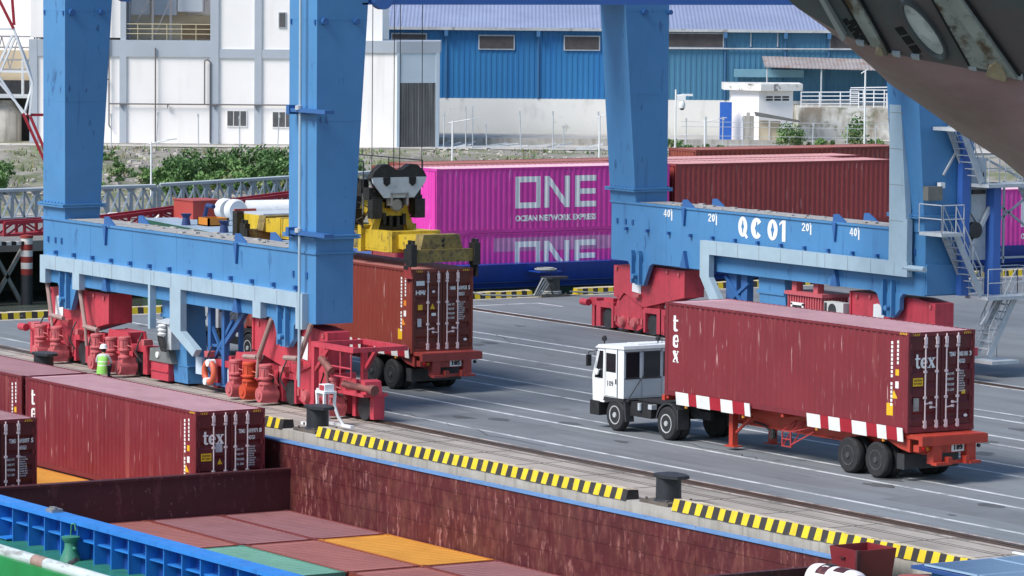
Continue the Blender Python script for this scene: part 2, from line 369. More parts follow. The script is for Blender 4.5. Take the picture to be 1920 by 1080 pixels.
setting(q, 'yard_pavement', paint('pale_yard_concrete', (.46, .44, .41), .9, .15, .2, fleck=(.2, .19, .17), fa=.7, fs=.6, fth=(.55, .62)))
# jetty at the left ----------------------------------------------------
q = MB(); q.box(-216, -196.5, 40, 112, -.55, .0); setting(q, 'jetty_deck', paint('jetty_concrete', (.20, .195, .185), .9, .2, .5, fleck=(.1, .1, .09), fa=.7, fs=1))
q = MB(); q.box(-204, -203.6, 40, 112, -3.6, -.55)
y = 60
while y < 110: q.tube((-197.3, y, -3.6), (-197.3, y, -.55), .25, 8); y += 2.6
setting(q, 'jetty_wall', paint('jetty_dark', (.045, .05, .045), .9, .3, 1))
# ================================================================ QUAY CRANE
CR = thing('quay_crane', 'blue rail mounted quay crane on red bogies straddling the truck lanes', 'crane', (-128.28, 79.9, 0))
cb, ck = M['crane'], M['crane_dk']
MX = -128.28
def frame(near):
    y0, y1 = (66.6, 68.0) if near else (91.7, 93.15)
    fy = y0
    mb = MB().box(-138.5, -118.06, y0, y1, 2.95, 5.3)
    for x in (-134.6, -131.3, -127.9, -124.5, -121.2): mb.box(x-.012, x+.012, y0-.006, y0, 2.97, 5.28)   # weld seams
    # stiffening ribs under the beam and end lip
    mb.box(-138.56, -118.0, y0-.05, y1+.05, 5.24, 5.32)
    beam = mb.build('sill_beam', cb, CR)
    tp = MB().box(-136.5, -120.1, y0+.04, y1-.04, 5.32, 5.335)
    tp.box(-136.5, -120.1, y0+.02, y0+.10, 5.335, 5.345)
    for i in range(26):
        x = random.uniform(-136, -120.5); y = random.uniform(y0+.15, y1-.15); s_ = random.uniform(.05, .16)
        tp.box(x, x+s_*2.5, y, y+s_, 5.335, 5.335+s_*.4)
    tp.build('beam_top_grime', M['beamtop'], beam)
    # lifting lugs on the upper and lower edge
    for x in (-133.2, -123.35):
        for z0, z1, yy in ((5.30, 5.62, y0), (5.30, 5.62, y1-.03)):
            lg = MB().prism([(x-.30, z0), (x+.55, z0), (x+.42, z0+.10), (x-.02, z1), (x-.26, z1-.02)], yy-.02, yy+.05)
            lg.prism([(x-.26, z0), (x+.0, z0), (x-.08, z0-.72)], yy-.10, yy+.02); lg.build('lifting_lug', ck, beam)
        MB().prism([(x-.22, 2.95), (x+.22, 2.95), (x+.02, 3.62)], y0-.16, y0-.0).build('lower_gusset', ck, beam)
    bolts = MB()
    for x in (-138.1, -137.5, -137.0, -119.6, -118.7): bolts.box(x, x+.1, y0-.05, y0, 4.42, 4.62)
    for i in range(13):
        x = -137.4+i*1.5
        bolts.box(x, x+.12, y0-.14, y0, 4.0 if near else 4.18, 4.14 if near else 4.30)
    bolts.pieces('bolt_hook', ck, beam)
    # legs
    for (xa, xb) in ((-138.5, -136.69), (-119.9, -118.06)):
        mb = MB()
        t0, t1 = (1.40, 1.92) if near else (1.5, 2.12)
        def sect(z, dx=0.):
            k = (z-5.3)/8.2; t = t0+(t1-t0)*max(0, k)
            if near: return [(xa-dx, y0-dx, z), (xb+dx, y0-dx, z), (xb+dx, y0+t+dx, z), (xa-dx, y0+t+dx, z)]
            return [(xa-dx, y1-t-dx, z), (xb+dx, y1-t-dx, z), (xb+dx, y1+dx, z), (xa-dx, y1+dx, z)]
        zs = [5.32, 9.6, 13.6, 24]
        for a, b in zip(zs, zs[1:]): mb.hexa(sect(a)+sect(b))
        for z in (9.6, 12.9): mb.hexa(sect(z, .006)+sect(z+.02, .006))
        lg = mb.build('leg', cb, CR)
        fl = MB(); fl.hexa(sect(5.74, .16)+sect(5.80, .16)); fl.hexa(sect(5.815, .16)+sect(5.875, .16))
        for k in range(7):
            x = xa+.1+k*.27
            for yy in ((y0-.1, y1+.1)): fl.tube((x, yy, 5.87), (x, yy, 5.93), .035, 6)
        fl.build('leg_flange', cb, lg)
        bl = MB()
        for z in (12.75,):
            for s_ in ((xa+.1, y0-.05), (xb-.15, y0-.05)): bl.box(s_[0], s_[0]+.08, s_[1], s_[1]+.05, z, z+.16)
            bl.tube((xb, y0+.25, z+.1), (xb+.14, y0+.25, z+.1), .12, 10); bl.tube((xb, y0+1.45, z+.1), (xb+.14, y0+1.45, z+.1), .10, 10)
        bl.pieces('leg_bolt', ck, lg)
    # pivot clevis plates
    for px, sg in ((-136.46, 1), (-120.10, -1)):
        X = lambda v: px+sg*v
        br = MB().prism([(X(-.80), 2.96), (X(-.62), 2.78), (X(-.60), 2.36), (X(-.26), 2.05), (X(.32), 2.04), (X(.50), 2.36), (X(.76), 2.86), (X(.98), 2.96)], fy-.03, fy+.16)
        c = br.build('pivot_bracket', cb, beam)
        fn = MB()
        for v in (-.30, .22): fn.prism([(X(v)-.035, 2.10), (X(v)+.035, 2.12), (X(v)+.035, 3.20), (X(v), 3.42), (X(v)-.035, 3.3)], fy-.20, fy-.03)
        fn.tube((X(-.08), fy-.30, 2.40), (X(-.08), fy, 2.40), .10, 12)
        fn.build('pivot_fin', cb, beam)
    return beam
bn = frame(True); bf = frame(False)
# red equaliser beams with bogies --------------------------------------
def bogie_set(yc, sg, near):
    X = lambda x: x if sg > 0 else 2*MX-x
    y0, y1 = yc-.42, yc+.42
    poly = [(-138.74, 1.45), (-138.74, 2.68), (-137.6, 2.80), (-133.72, 2.78), (-133.72, 1.73), (-135.06, 1.45), (-135.93, 1.27), (-136.61, 1.13), (-137.7, 1.5), (-138.0, 1.62), (-138.35, 1.32)]
    mb = MB().prism([(X(a), b) for a, b in poly], y0, y1)
    mb.box(min(X(-133.66), X(-133.76)), max(X(-133.66), X(-133.76)), y0-.05, y1+.05, 1.72, 2.80)
    eq = mb.build('equaliser_beam', M['bogie'], CR)
    wp = MB(); xp = {(1, 1): -137.75, (-1, 1): -119.40, (1, 0): -137.05, (-1, 0): -121.15}[(sg, int(near))]
    wp.prism([(xp-.33, 1.72), (xp+.30, 1.66), (xp+.33, 2.36), (xp-.08, 2.44), (xp-.3, 2.40)], y0-.03, y0-.012); wp.build('white_panel', M['white'], eq)
    hd = MB(); hd.box(X(-136.9)-.2, X(-136.9)+.2, y0-.18, y0, 1.52, 1.64)
    for x, z in ((-138.5, 2.5), (-134.9, 2.6), (-134.1, 2.55)): hd.box(X(x)-.05, X(x)+.05, y0-.06, y0, z, z+.13)
    hd.build('equaliser_step', M['motor'], eq)
    st = MB()
    for xa, za, xb, zb in ((-138.2, 2.95, -137.6, 1.75), (-135.5, 2.9, -134.8, 1.55)):
        st.tube((X(xa), y0-.3, za), (X(xb), y0-.42, zb), .085, 8); st.tube((X(xb)-.1, y0-.42, zb), (X(xb)+sg*1.0, y0-.42, zb-.05), .085, 8)
        st.tube((X(xb), y0-.42, zb), (X(xb)+sg*.1, y0-.42, zb-.7), .06, 8)
    sm_ = bpy.data.materials.get('strut_brown') or paint('strut_brown', (.33, .22, .20), .6, .2, 2)
    if near: st.pieces('brake_strut', sm_, eq)
    for bx in (-137.7, -133.1):
        c = X(bx); y2, y3 = yc-.36, yc+.36
        side = [(-1.06, .62), (-1.12, 1.02), (-.95, 1.04), (-.75, 1.52), (.75, 1.52), (.95, 1.04), (1.12, 1.02), (1.06, .62), (.98, .30), (.62, .16), (-.62, .16), (-.98, .30)]
        tr = MB()
        for ya, yb in ((y2, y2+.08), (y3-.08, y3)): tr.prism([(c+u, v) for u, v in side], ya, yb)
        tr.box(c-.72, c+.72, y2+.08, y3-.08, .9, 1.5)
        for e in (-1, 1):
            xa, xb = sorted((c+e*1.08, c+e*2.34)); tr.box(xa, xb, y2-.04, yc+.06, .92, 1.14)
            for u0, u1 in ((1.08, 1.22), (2.02, 2.34)):
                xa, xb = sorted((c+e*u0, c+e*u1)); tr.box(xa, xb, y2-.04, yc+.06, .14, .92)
            xa, xb = sorted((c+e*1.3, c+e*2.0)); tr.box(xa, xb, y2+.1, yc, 1.14, 1.3)
        t = tr.build('bogie_truck', M['bogie'], eq)
        for u in (-1.62, -.42, .42, 1.62):
            MB().lathe([(.10, -.27), (.40, -.27), (.44, -.22), (.39, -.19), (.39, .05), (.44, .08), (.40, .12), (.10, .12)], (c+u, yc-.02, .46), 'y', 22).build('wheel', M['dark'], eq, smooth=True)
        for u in (-.42, .42): MB().lathe([(.05, -.14), (.18, -.12), (.22, 0), (.22, .06)], (c+u, y2-.02, .46), 'y', 14).build('axle_hub', M['motor'], eq, smooth=True)
        hb = MB()
        for u in (-.95, -.7, 0, .7, .95): hb.box(c+u-.05, c+u+.05, y2-.05, y2, .42, .66)
        hb.pieces('frame_rib', M['motor'], eq)
    if near:
        for k, (mx, hz) in enumerate(((-138.35, 1.36), (-137.05, 1.38), (-133.75, 1.38), (-132.6, 1.36), (-131.55, 1.46)) if sg > 0 else ((-123.25, 1.36), (-122.3, 1.36), (-121.15, 1.38), (-116.62, 1.36))):
            c = mx; ym = y0-.48; mo = MB()
            mo.lathe([(.05, hz), (.20, hz), (.23, hz-.03), (.23, hz-.10), (.205, hz-.12), (.205, hz-.42), (.25, hz-.45), (.25, hz-.50), (.16, hz-.54), (.16, .80), (.24, .76), (.24, .70)], (c, ym, 0), 'z', 16)
            mo.hexa([(c-.20, ym-.20, .10), (c+.20, ym-.20, .10), (c+.24, ym+.34, .10), (c-.24, ym+.34, .10), (c-.17, ym-.17, .72), (c+.17, ym-.17, .72), (c+.19, ym+.34, .72), (c-.19, ym+.34, .72)])
            mo.tube((c, ym-.26, .36), (c, ym+.4, .36), .25, 18); mo.tube((c, ym-.29, .36), (c, ym-.26, .36), .12, 12)
            mo.path([(c+.22, ym, hz-.3), (c+.36, ym+.1, hz-.35), (c+.38, ym+.3, hz-.7)], .022, 6)
            for i in range(8):
                a = 2*PI*i/8; mo.box(c+math.cos(a)*.21-.012, c+math.cos(a)*.21+.012, ym+math.sin(a)*.21-.012, ym+math.sin(a)*.21+.012, hz-.42, hz-.15)
            mo.build('drive_motor', M['motor_or'] if (sg < 0 and k == 1) else M['motor'], eq, smooth=True)
    if near:
        hs = MB()
        for u in (-138.9, -136.2, -134.6, -130.9):
            c = X(u); hs.mark(); hs.path([(c, y0-.1, 1.6), (c+.12, y0-.3, 1.35), (c-.05, y0-.34, .95), (c+.1, y0-.2, .6)], .03, 6)
        hs.pieces('hydraulic_hose', M['dark'], eq, False)
        bk = MB()
        for u, z in ((-139.6, 1.1), (-136.0, 1.15), (-134.9, .95), (-130.7, 1.2)): bk.box(X(u)-.16, X(u)+.16, y0-.22, y0+.1, z, z+.2)
        bk.pieces('valve_box', M['motor'], eq)
    # rail sweeper and buffer at the outer end
    bu = MB(); xo = X(-140.35)
    bu.box(xo-.10, xo+.10, yc-.34, yc+.04, .10, 1.0); bu.tube((xo-sg*.1, yc-.5, 1.05), (xo-sg*.6, yc-.5, 1.05), .14, 12); bu.box(xo-.28, xo+.28, yc-.36, yc+.05, .96, 1.25)
    bu.build('buffer', M['bogie'], eq)
    return eq
for yc, nr in ((67.33, True), (92.42, False)):
    for sg in (1, -1): bogie_set(yc, sg, nr)
# storm-anchor access frame at the near right bogie ----------------------
fr = MB()
for (x, y) in ((-117.65, 66.35), (-117.65, 68.2)): fr.box(x-.09, x+.09, y-.09, y+.09, .3, 2.28)
fr.box(-117.75, -115.0, 66.25, 66.45, 2.28, 2.44); fr.box(-117.75, -115.0, 68.1, 68.3, 2.28, 2.44); fr.box(-115.19, -115.01, 66.45, 68.1, 2.29, 2.43); fr.box(-117.74, -117.56, 66.45, 68.1, 2.29, 2.43)
fr.bar((-117.6, 66.35, 1.5), (-116.7, 66.35, 2.3), .12); fr.bar((-117.5, 68.2, 1.5), (-116.7, 68.2, 2.3), .12)
for x in (-116.9, -115.9, -115.2): fr.tube((x, 66.3, 1.45), (x, 66.3, 2.3), .03, 6)
fr.tube((-116.9, 66.3, 1.75), (-115.2, 66.3, 1.75), .03, 6); fr.tube((-116.9, 66.3, 1.45), (-115.2, 66.3, 1.45), .03, 6)
fr.box(-116.9, -115.3, 66.55, 66.65, .95, 1.4); fr.box(-116.9, -116.8, 66.5, 67.4, .95, 1.45); fr.box(-116.95, -114.75, 66.5, 67.4, .86, .96)
fr.box(-115.02, -114.78, 66.9, 67.3, .12, .9); fr.box(-116.15, -115.95, 66.9, 67.3, .12, .9); fr.prism([(-115.1, .96), (-114.75, .96), (-114.83, 1.35), (-115.1, 1.4)], 66.6, 67.2)
fr.build('anchor_frame', M['bogie'], CR)
mo = MB(); mo.tube((-116.0, 66.5, 1.2), (-114.6, 66.7, 1.12), .12, 14); mo.tube((-114.6, 66.7, 1.12), (-114.4, 66.72, 1.1), .17, 14); mo.tube((-117.0, 66.2, 1.95), (-116.3, 66.2, 1.6), .12, 10); mo.tube((-116.7, 66.2, 2.0), (-116.5, 66.2, 1.0), .05, 8)
mo.build('storm_brake', paint('brake_brown', (.22, .08, .07), .6, .3, 3, fleck=(.5, .4, .36), fa=.6, fs=6), CR, smooth=True)
wh = MB(); wh.lathe([(.1, -.25), (.42, -.25), (.42, .25), (.1, .25)], (-115.48, 67.2, .46), 'y', 22); wh.build('wheel', M['dark'], CR, smooth=True)
# cable ducts ------------------------------------------------------------
def duct(parts, y, parent, joints=()):
    mb = MB()
    for p in parts:
        if isinstance(p, tuple): mb.box(p[0], p[1], y-.24, y, p[2], p[3])
        else: mb.prism(p, y-.24, y)
    o = mb.build('cable_duct', M['duct'], parent)
    jb = MB()
    for a, b, c, d in joints: jb.box(a, b, y-.244, y-.24, c, d)
    if joints: jb.build('duct_joint', paint('joint_grey', (.22, .26, .28), .7, 0), o)
    return o
duct([(-138.3, -118.55, 3.45, 3.93), (-138.3, -137.85, 2.92, 3.45), (-135.6, -135.05, 2.85, 3.45), (-129.6, -129.45, 1.9, 3.45), (-127.95, -127.15, 2.0, 3.45), [(-127.95, 2.0), (-127.15, 2.0), (-126.0, 1.45), (-126.25, 1.2)], (-121.95, -121.4, 2.9, 3.45), (-119.0, -118.55, 2.75, 3.45)], 66.6, bn,
     [(-137.0+i*1.52, -136.975+i*1.52, 3.46, 3.92) for i in range(12)])
duct([(-131.7, -118.62, 3.62, 4.14), (-131.7, -131.08, 2.75, 3.62), [(-131.7, 2.75), (-131.08, 2.75), (-129.9, 1.35), (-130.5, 1.2)], (-119.72, -118.65, 4.14, 5.7), [(-119.72, 5.7), (-118.72, 5.7), (-119.13, 9.8), (-119.8, 9.8)], [(-119.8, 9.8), (-119.13, 9.8), (-119.4, 16), (-119.95, 16)]], 91.55, bf,
     [(-130.6+i*1.4, -130.575+i*1.4, 3.63, 4.13) for i in range(9)]+[(-119.75, -118.9, 5.6+i*1.3, 5.625+i*1.3) for i in range(8)])
# cable-reel posts in the middle of both frames -----------------------------
for y0, y1, nr in ((66.9, 67.7, True), (91.95, 92.8, False)):
    o = 0 if nr else .9
    ps = MB(); ps.prism([(-129.6+o, 2.95), (-127.9+o, 2.95), (-127.6+o, .10), (-128.6+o, .10), (-128.75+o, .75), (-129.45+o, 1.7)], y0, y1)
    ps.box(-129.62+o, -127.86+o, y0-.05, y1+.05, 2.30, 2.42); ps.box(-128.65+o, -127.55+o, y0-.02, y1+.02, .68, .72)
    ps.build('cable_post', cb, CR)
cbx = MB(); cbx.box(-129.05, -128.2, 66.55, 66.9, 1.25, 2.15); cbx.hexa([(-129.1, 66.45, 2.15), (-128.15, 66.45, 2.15), (-128.15, 66.9, 2.22), (-129.1, 66.9, 2.22), (-129.1, 66.45, 2.2), (-128.15, 66.45, 2.2), (-128.15, 66.9, 2.3), (-129.1, 66.9, 2.3)])
cbx.build('switch_cabinet', M['galv'], CR)
ins = MB()
for i in range(3): ins.lathe([(.03, 0), (.13, .02), (.16, .08), (.10, .13)], (-128.6, 66.40, 1.72+i*.14), 'z', 12)
ins.build('cable_socket', M['white'], CR, smooth=True)
lo = MB()
for k in range(4): lo.path([(-128.75+.1*k+.35*math.sin(t*.5)*.5, 66.38, 1.7-.5*math.sin(t*PI/8)) for t in range(9)], .03, 6)
lo.build('cable_loop', M['black'], CR)
rb = MB(); rb.box(-130.0, -128.7, 66.7, 67.6, .1, .74); rb.box(-129.98, -128.72, 66.66, 66.7, .40, .44); rb.build('reel_guide', M['bogie'], CR)
rb = MB(); rb.prism([(-130.05, .74), (-128.35, .74), (-128.6, 1.18), (-130.0, 1.18)], 66.65, 67.6); rb.build('reel_hood', paint('hood_grey', (.16, .17, .17), .6, .2, 2), CR)
lp = MB(); lp.lathe([(.02, -.06), (.11, -.05), (.11, .02)], (-129.4, 66.65, .98), 'y', 14); lp.build('hood_lamp', M['white'], CR)
br = MB()
for x in (-126.05, -125.05): br.box(x-.1, x+.1, 66.9, 67.1, .3, 2.95)
br.bar((-126.05, 67, .9), (-124.5, 67, 2.55), .12); br.bar((-126.05, 67, 2.3), (-125.05, 67, 1.1), .09); br.bar((-126.05, 67, 1.6), (-125.05, 67, 1.6), .09); br.bar((-125.05, 67, 1.7), (-123.6, 67, 2.9), .16); br.box(-126.4, -123.8, 66.9, 67.6, .24, .32)
br.bar((-126.05, 67.6, .4), (-126.05, 67.6, 2.9), .14); br.bar((-125.05, 67.6, .4), (-125.05, 67.6, 2.9), .14)
br.build('ladder_frame', ck, CR)
bp_ = MB(); bp_.box(-126.75, -126.3, 66.75, 66.86, .55, 1.15); bp_.box(-124.9, -124.2, 67.0, 67.5, .32, .95); bp_.pieces('junction_box', paint('box_pale', (.5, .58, .68), .5, .05), CR)
bp_ = MB(); bp_.box(-130.9, -130.2, 92.0, 92.3, 1.6, 2.9); bp_.box(-129.9, -129.5, 92.0, 92.3, 1.6, 2.9); bp_.bar((-130.9, 92, 2.8), (-129.4, 92, 1.5), .14); bp_.bar((-129.4, 92, 2.6), (-131.0, 92, 1.6), .12); bp_.build('brace_frame', ck, CR)
# pipe and ledges on the near right leg ---------------------------------------
pp = MB(); pp.tube((-118.72, 66.35, 0.85), (-118.72, 66.35, 24), .05, 8)
pp.build('cable_pipe', M['duct'], CR)
for z in (10.0, 5.98):
    g = MB(); g.box(-119.4, -116.9, 66.25, 66.6, z-.12, z); g.box(-119.4, -119.2, 66.2, 66.6, z-.2, z+.1); g.build('pipe_bracket', ck, CR)
    g = MB(); g.lathe([(.02, -.08), (.12, -.06), (.12, .08), (.02, .1)], (-118.72, 66.3, z+.02), 'z', 10); g.build('pipe_clamp', M['galv'], CR)
# portal beams above -----------------------------------------------------------
for xa, xb in ((-138.4, -136.8), (-119.8, -118.16)):
    p = MB().box(xa, xb, 68.4, 91.2, 13.42, 15.6); p.box(xa-.1, xb+.1, 68.3, 91.2, 13.40, 13.46); p.tube((xb+.02, 69.0, 13.6), (xb+.3, 69.0, 13.6), .36, 18); p.build('portal_beam', paint('portal_blue', (.05, .14, .40), .45, .06), CR)
# lettering on the far beam -----------------------------------------------------
lt = MB(); P = lambda x, y, d: (x, 91.692-d, y)
Qp = ring(.32, .5, .32, .5, 0, 2*PI, .21, .16, 20)+strokes([((.40, .28), (.64, -.04))], .16)
Cp = ring(.32, .5, .32, .5, .22*PI, 1.78*PI, .21, .16, 18)
Op = ring(.32, .5, .32, .5, 0, 2*PI, .20, .15, 20)
Np = [rect(.18, 0, .40, 1), [(.18, 1), (.18, .88), (.0, .72), (.0, .84)]]
for pl, x in ((Qp, -129.70), (Cp, -128.86), (Op, -127.78)): decal(lt, fit(pl, x, 4.38 if pl is not Qp else 4.33, x+.66, 5.18), P)
decal(lt, fit(Np, -127.02, 4.38, -126.62, 5.18), P)
F2 = ring(.3, .72, .3, .28, -.1*PI, PI, .16, .12, 10)+strokes([((.52, .66), (.08, .08))], .17)+[rect(.02, 0, .6, .14)]
F4 = strokes([((.40, 1), (.06, .34))], .14)+[rect(0, .24, .64, .37), rect(.36, 0, .52, 1)]
for dg, x in ((F4, -134.78), (F2, -131.72), (F2, -125.58), (F4, -122.6)):
    decal(lt, fit(dg, x, 4.86, x+.22, 5.16), P); decal(lt, fit(Op, x+.26, 4.86, x+.46, 5.16), P)
    decal(lt, [rect(x+.52, 4.74, x+.60, 5.12), [(x+.50, 5.19), (x+.56, 5.19), (x+.53, 5.12), (x+.49, 5.12)]], P)
lt.build('lettering', M['letter'], bf)
# stairs behind the far right leg --------------------------------------------------
def flight(p, q, wdt, name='stair_flight'):
    # p,q: (y,z) ends; the flight lies in the plane x = -117.9 .. -117.9+wdt
    mb = MB(); x0 = -117.9; x1 = x0+wdt
    for x in (x0, x1): mb.bar((x, p[0], p[1]), (x, q[0], q[1]), .05, .24)
    n = int(abs(p[1]-q[1])/.24)
    for i in range(1, n):
        t = i/n; y = p[0]+(q[0]-p[0])*t; z = p[1]+(q[1]-p[1])*t; mb.box(x0, x1, y-.12, y+.12, z-.015, z+.015)
    o = mb.build(name, M['galv'], CR)
    r_ = MB()
    for x in (x0, x1):
        for h in (.5, 1.0): r_.tube((x, p[0], p[1]+h), (x, q[0], q[1]+h), .022, 6)
        for t in (.0, .33, .66, 1): y = p[0]+(q[0]-p[0])*t; z = p[1]+(q[1]-p[1])*t; r_.tube((x, y, z), (x, y, z+1.0), .02, 6)
    r_.build('handrail', M['galv'], o)
def landing(y0, y1, z, x0=-118.0, x1=-116.7, sides='yxX'):
    mb = MB().box(x0, x1, y0, y1, z-.12, z); o = mb.build('stair_landing', M['galv'], CR); r_ = MB()
    pts = [(x0, y0), (x1, y0), (x1, y1), (x0, y1)]
    segs = {'a': (0, 1), 'X': (1, 2), 'y': (2, 3), 'x': (3, 0)}
    for k in sides:
        i, j = segs[k]; a, b = pts[i], pts[j]
        for h in (.5, 1.0): r_.tube((*a, z+h), (*b, z+h), .022, 6)
        n = max(1, round((Vector(a)-Vector(b)).length/.9))
        for t in range(n+1): x = a[0]+(b[0]-a[0])*t/n; y = a[1]+(b[1]-a[1])*t/n; r_.tube((x, y, z), (x, y, z+1.0), .02, 6)
    r_.build('handrail', M['galv'], o)
landing(91.35, 92.35, 5.30, sides='aX'); flight((92.35, 5.22), (93.55, 3.0), .75); landing(93.5, 95.9, 2.95, sides='xyX'); flight((95.1, 2.85), (93.95, .75), .75); landing(93.75, 95.0, .62, sides='x')
flight((92.55, 9.0), (93.5, 7.05), .75); landing(93.45, 95.75, 7.0, sides='xX'); landing(91.9, 92.6, 9.05, sides='')
flight((95.8, 7.0), (97.3, 4.2), .7)
ce = MB(); ce.box(-118.0, -117.5, 94.35, 94.68, 2.95, 7.0); ce.box(-118.0, -117.7, 93.05, 93.4, 2.95, 9.5); ce.build('stair_column', paint('column_blue', (.045, .13, .42), .45, .08), CR)
lc = MB(); lc.box(-118.06, -117.75, 93.16, 93.5, 5.9, 24); lc.box(-118.4, -118.08, 93.16, 93.86, 5.3, 24); lc.build('leg_casing', cb, CR)
for p_, q_ in (((-118.6, 93.9, 3.1), (-118.6, 95.6, 4.5)), ((-118.6, 95.4, 3.1), (-118.6, 94.0, 4.7)), ((-118.5, 94.75, 4.2), (-118.5, 97.0, 4.2)), ((-118.5, 94.8, 5.2), (-118.5, 97.0, 6.6)), ((-118.5, 94.8, 6.5), (-118.5, 97, 5.1)), ((-118.5, 94.8, 7.8), (-118.5, 97, 6.8)), ((-118.5, 95.6, 4.0), (-118.5, 95.6, 7.0)), ((-117.9, 93.8, .75), (-117.9, 95.2, 2.85)), ((-117.2, 93.6, 1.9), (-117.2, 94.4, 2.9)), ((-118.0, 92.4, 7.3), (-118.0, 93.3, 8.6))): MB().bar(p_, q_, .07).build('stair_brace', M['galv'], CR)
gp = MB(); gp.box(-118.3, -117.95, 92.95, 94.35, 4.2, 4.7); gp.box(-118.5, -117.9, 93.52, 94.3, 4.7, 7.9)
gp.build('machinery_box', M['galv'], CR)
gp = MB(); gp.bar((-117.8, 93.6, 4.8), (-117.8, 94.4, 6.1), .14); gp.bar((-117.8, 93.55, 4.8), (-117.8, 93.2, 5.6), .1); gp.bar((-117.85, 93.4, 6.2), (-117.85, 94.0, 5.4), .07); gp.build('machinery_strut', M['galv'], CR)
gp = MB(); gp.tube((-117.9, 93.7, 5.3), (-117.7, 93.7, 5.3), .30, 14); gp.box(-117.9, -117.8, 93.6, 94.2, 6.6, 6.75); gp.tube((-117.9, 94.0, 7.3), (-117.8, 94.0, 7.3), .12, 12); gp.build('cable_drum', M['dark'], CR)
ep = MB().prism([(91.72, 3.0), (93.98, 3.02), (93.25, 4.05), (91.72, 4.10)], -118.06, -117.98, 'x'); ep.box(-118.055, -117.99, 93.15, 93.3, 4.1, 4.7); ep.build('end_plate', cb, CR)
ep = MB(); ep.tube((-118.9, 91.4, 3.95), (-117.7, 91.4, 3.95), .11, 10); ep.build('duct_outlet', M['duct'], CR)
kb = MB().box(-118.0, -117.7, 91.5, 92.15, 6.42, 6.92); kb.build('control_cabinet', paint('cabinet_grey', (.17, .17, .15), .6, .15, 3), CR)
kb = MB().box(-118.0, -117.95, 91.8, 91.86, 6.64, 6.72); kb.tube((-118.9, 91.62, 6.72), (-118.0, 91.62, 6.6), .05, 8); kb.box(-117.95, -117.75, 92.1, 92.3, 6.85, 7.05); kb.build('cabinet_fitting', M['white'], CR)
# checker hut hung under the far beam ------------------------------------------------
ht = MB(); ht.box(-126.55, -124.35, 91.8, 93.0, .7, 2.42); ht.box(-126.65, -124.25, 91.7, 93.1, 2.42, 2.55)
x = -126.5
while x < -124.4: ht.box(x, x+.06, 91.75, 91.8, .7, 2.42); x += .16
for i in range(8): ht.box(-124.35, -124.30, 91.85+i*.15, 91.9+i*.15, .7, 2.42)
for x in (-126.3, -124.95): ht.box(x-.14, x+.14, 91.9, 92.2, 2.55, 2.95)
hut = ht.build('checker_hut', paint('hut_red', (.48, .10, .12), .55, .12, 2), CR)
wn = MB()
for a, b, c, d in ((-126.25, -126.15, 1.45, 2.12), (-125.55, -125.45, 1.45, 2.12), (-126.25, -125.45, 2.05, 2.15)): wn.box(a, b, 91.71, 91.76, c, d)
wn.build('window_frame', M['white'], hut); MB().box(-126.15, -125.55, 91.72, 91.755, 1.4, 2.06).build('window', M['glass'], hut)
ac = MB().box(-124.2, -123.0, 91.75, 92.15, 1.75, 2.32); a_ = ac.build('air_conditioner', paint('ac_grey', (.52, .53, .52), .5, .1), CR)
ac = MB(); ac.lathe([(.02, -.02), (.24, -.02), (.24, .01)], (-123.68, 91.75, 2.03), 'y', 20); ac.box(-124.16, -124.02, 91.73, 91.75, 1.8, 2.28); ac.build('fan_grille', M['dark'], a_)
ac = MB(); ac.box(-124.15, -123.15, 91.8, 92.2, 1.2, 1.7); ac.build('condenser_stand', M['galv'], CR)
# lifebuoy and dangling things ---------------------------------------------------------
lb = MB().torus((-125.5, 66.62, .72), .34, .11, 'y').build('lifebuoy', paint('lifebuoy_orange', (.62, .13, .07), .5, .1, 3, fleck=(.6, .5, .42), fa=.5, fs=5), None, smooth=True, origin=(-125.5, 66.62, .27))
tag(lb, 'orange ring lifebuoy hanging on the blue ladder frame under the crane', 'lifebuoy')
lr = MB()
for a in (1.3, 4.4): lr.tube((-125.5+.34*math.cos(a), 66.48, .72+.34*math.sin(a)), (-125.5+.34*math.cos(a), 66.76, .72+.34*math.sin(a)), .125, 8)
lr.build('lifebuoy_band', M['letter'], lb)
# ================================================================ CONTAINERS
def cmat(name, c, roof, streak, sa=.35, rough=.45, fl=(.62, .40, .38), fa=.8, fth=(.70, .74)):
    side = paint(name+'_side', c, rough, .10, .4, streak=streak, sa=sa, ss=2.4, sth=(.58, .78), fleck=fl, fa=fa*.7, fs=3.5, fth=(.72, .76), stretch=(1, 1, .05), scr=fl, sca=fa, scs=9, scth=(.625, .70), scst=(1, 1, .09))
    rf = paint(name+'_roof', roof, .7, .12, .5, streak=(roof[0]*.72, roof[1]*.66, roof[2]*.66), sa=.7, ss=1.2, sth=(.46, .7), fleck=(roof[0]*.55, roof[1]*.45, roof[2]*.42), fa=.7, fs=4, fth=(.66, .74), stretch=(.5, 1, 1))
    fr = paint(name+'_frame', tuple(x*.85 for x in c), .5, .15, 1.5, fleck=(.22, .09, .06), fa=.8, fs=5, fth=(.62, .7))
    dr = paint(name+'_door', tuple(x*.52 for x in c), .5, .12, .8, streak=tuple(x*.5 for x in c), sa=.5, ss=4, fleck=(.4, .2, .2), fa=.5, fs=6, fth=(.7, .75))  # door is the side colour darkened: end-face shade put into the paint
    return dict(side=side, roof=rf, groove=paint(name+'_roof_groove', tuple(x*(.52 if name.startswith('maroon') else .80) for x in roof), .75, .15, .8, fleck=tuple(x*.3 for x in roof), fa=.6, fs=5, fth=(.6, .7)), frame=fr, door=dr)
ST = (.50, .17, .15)
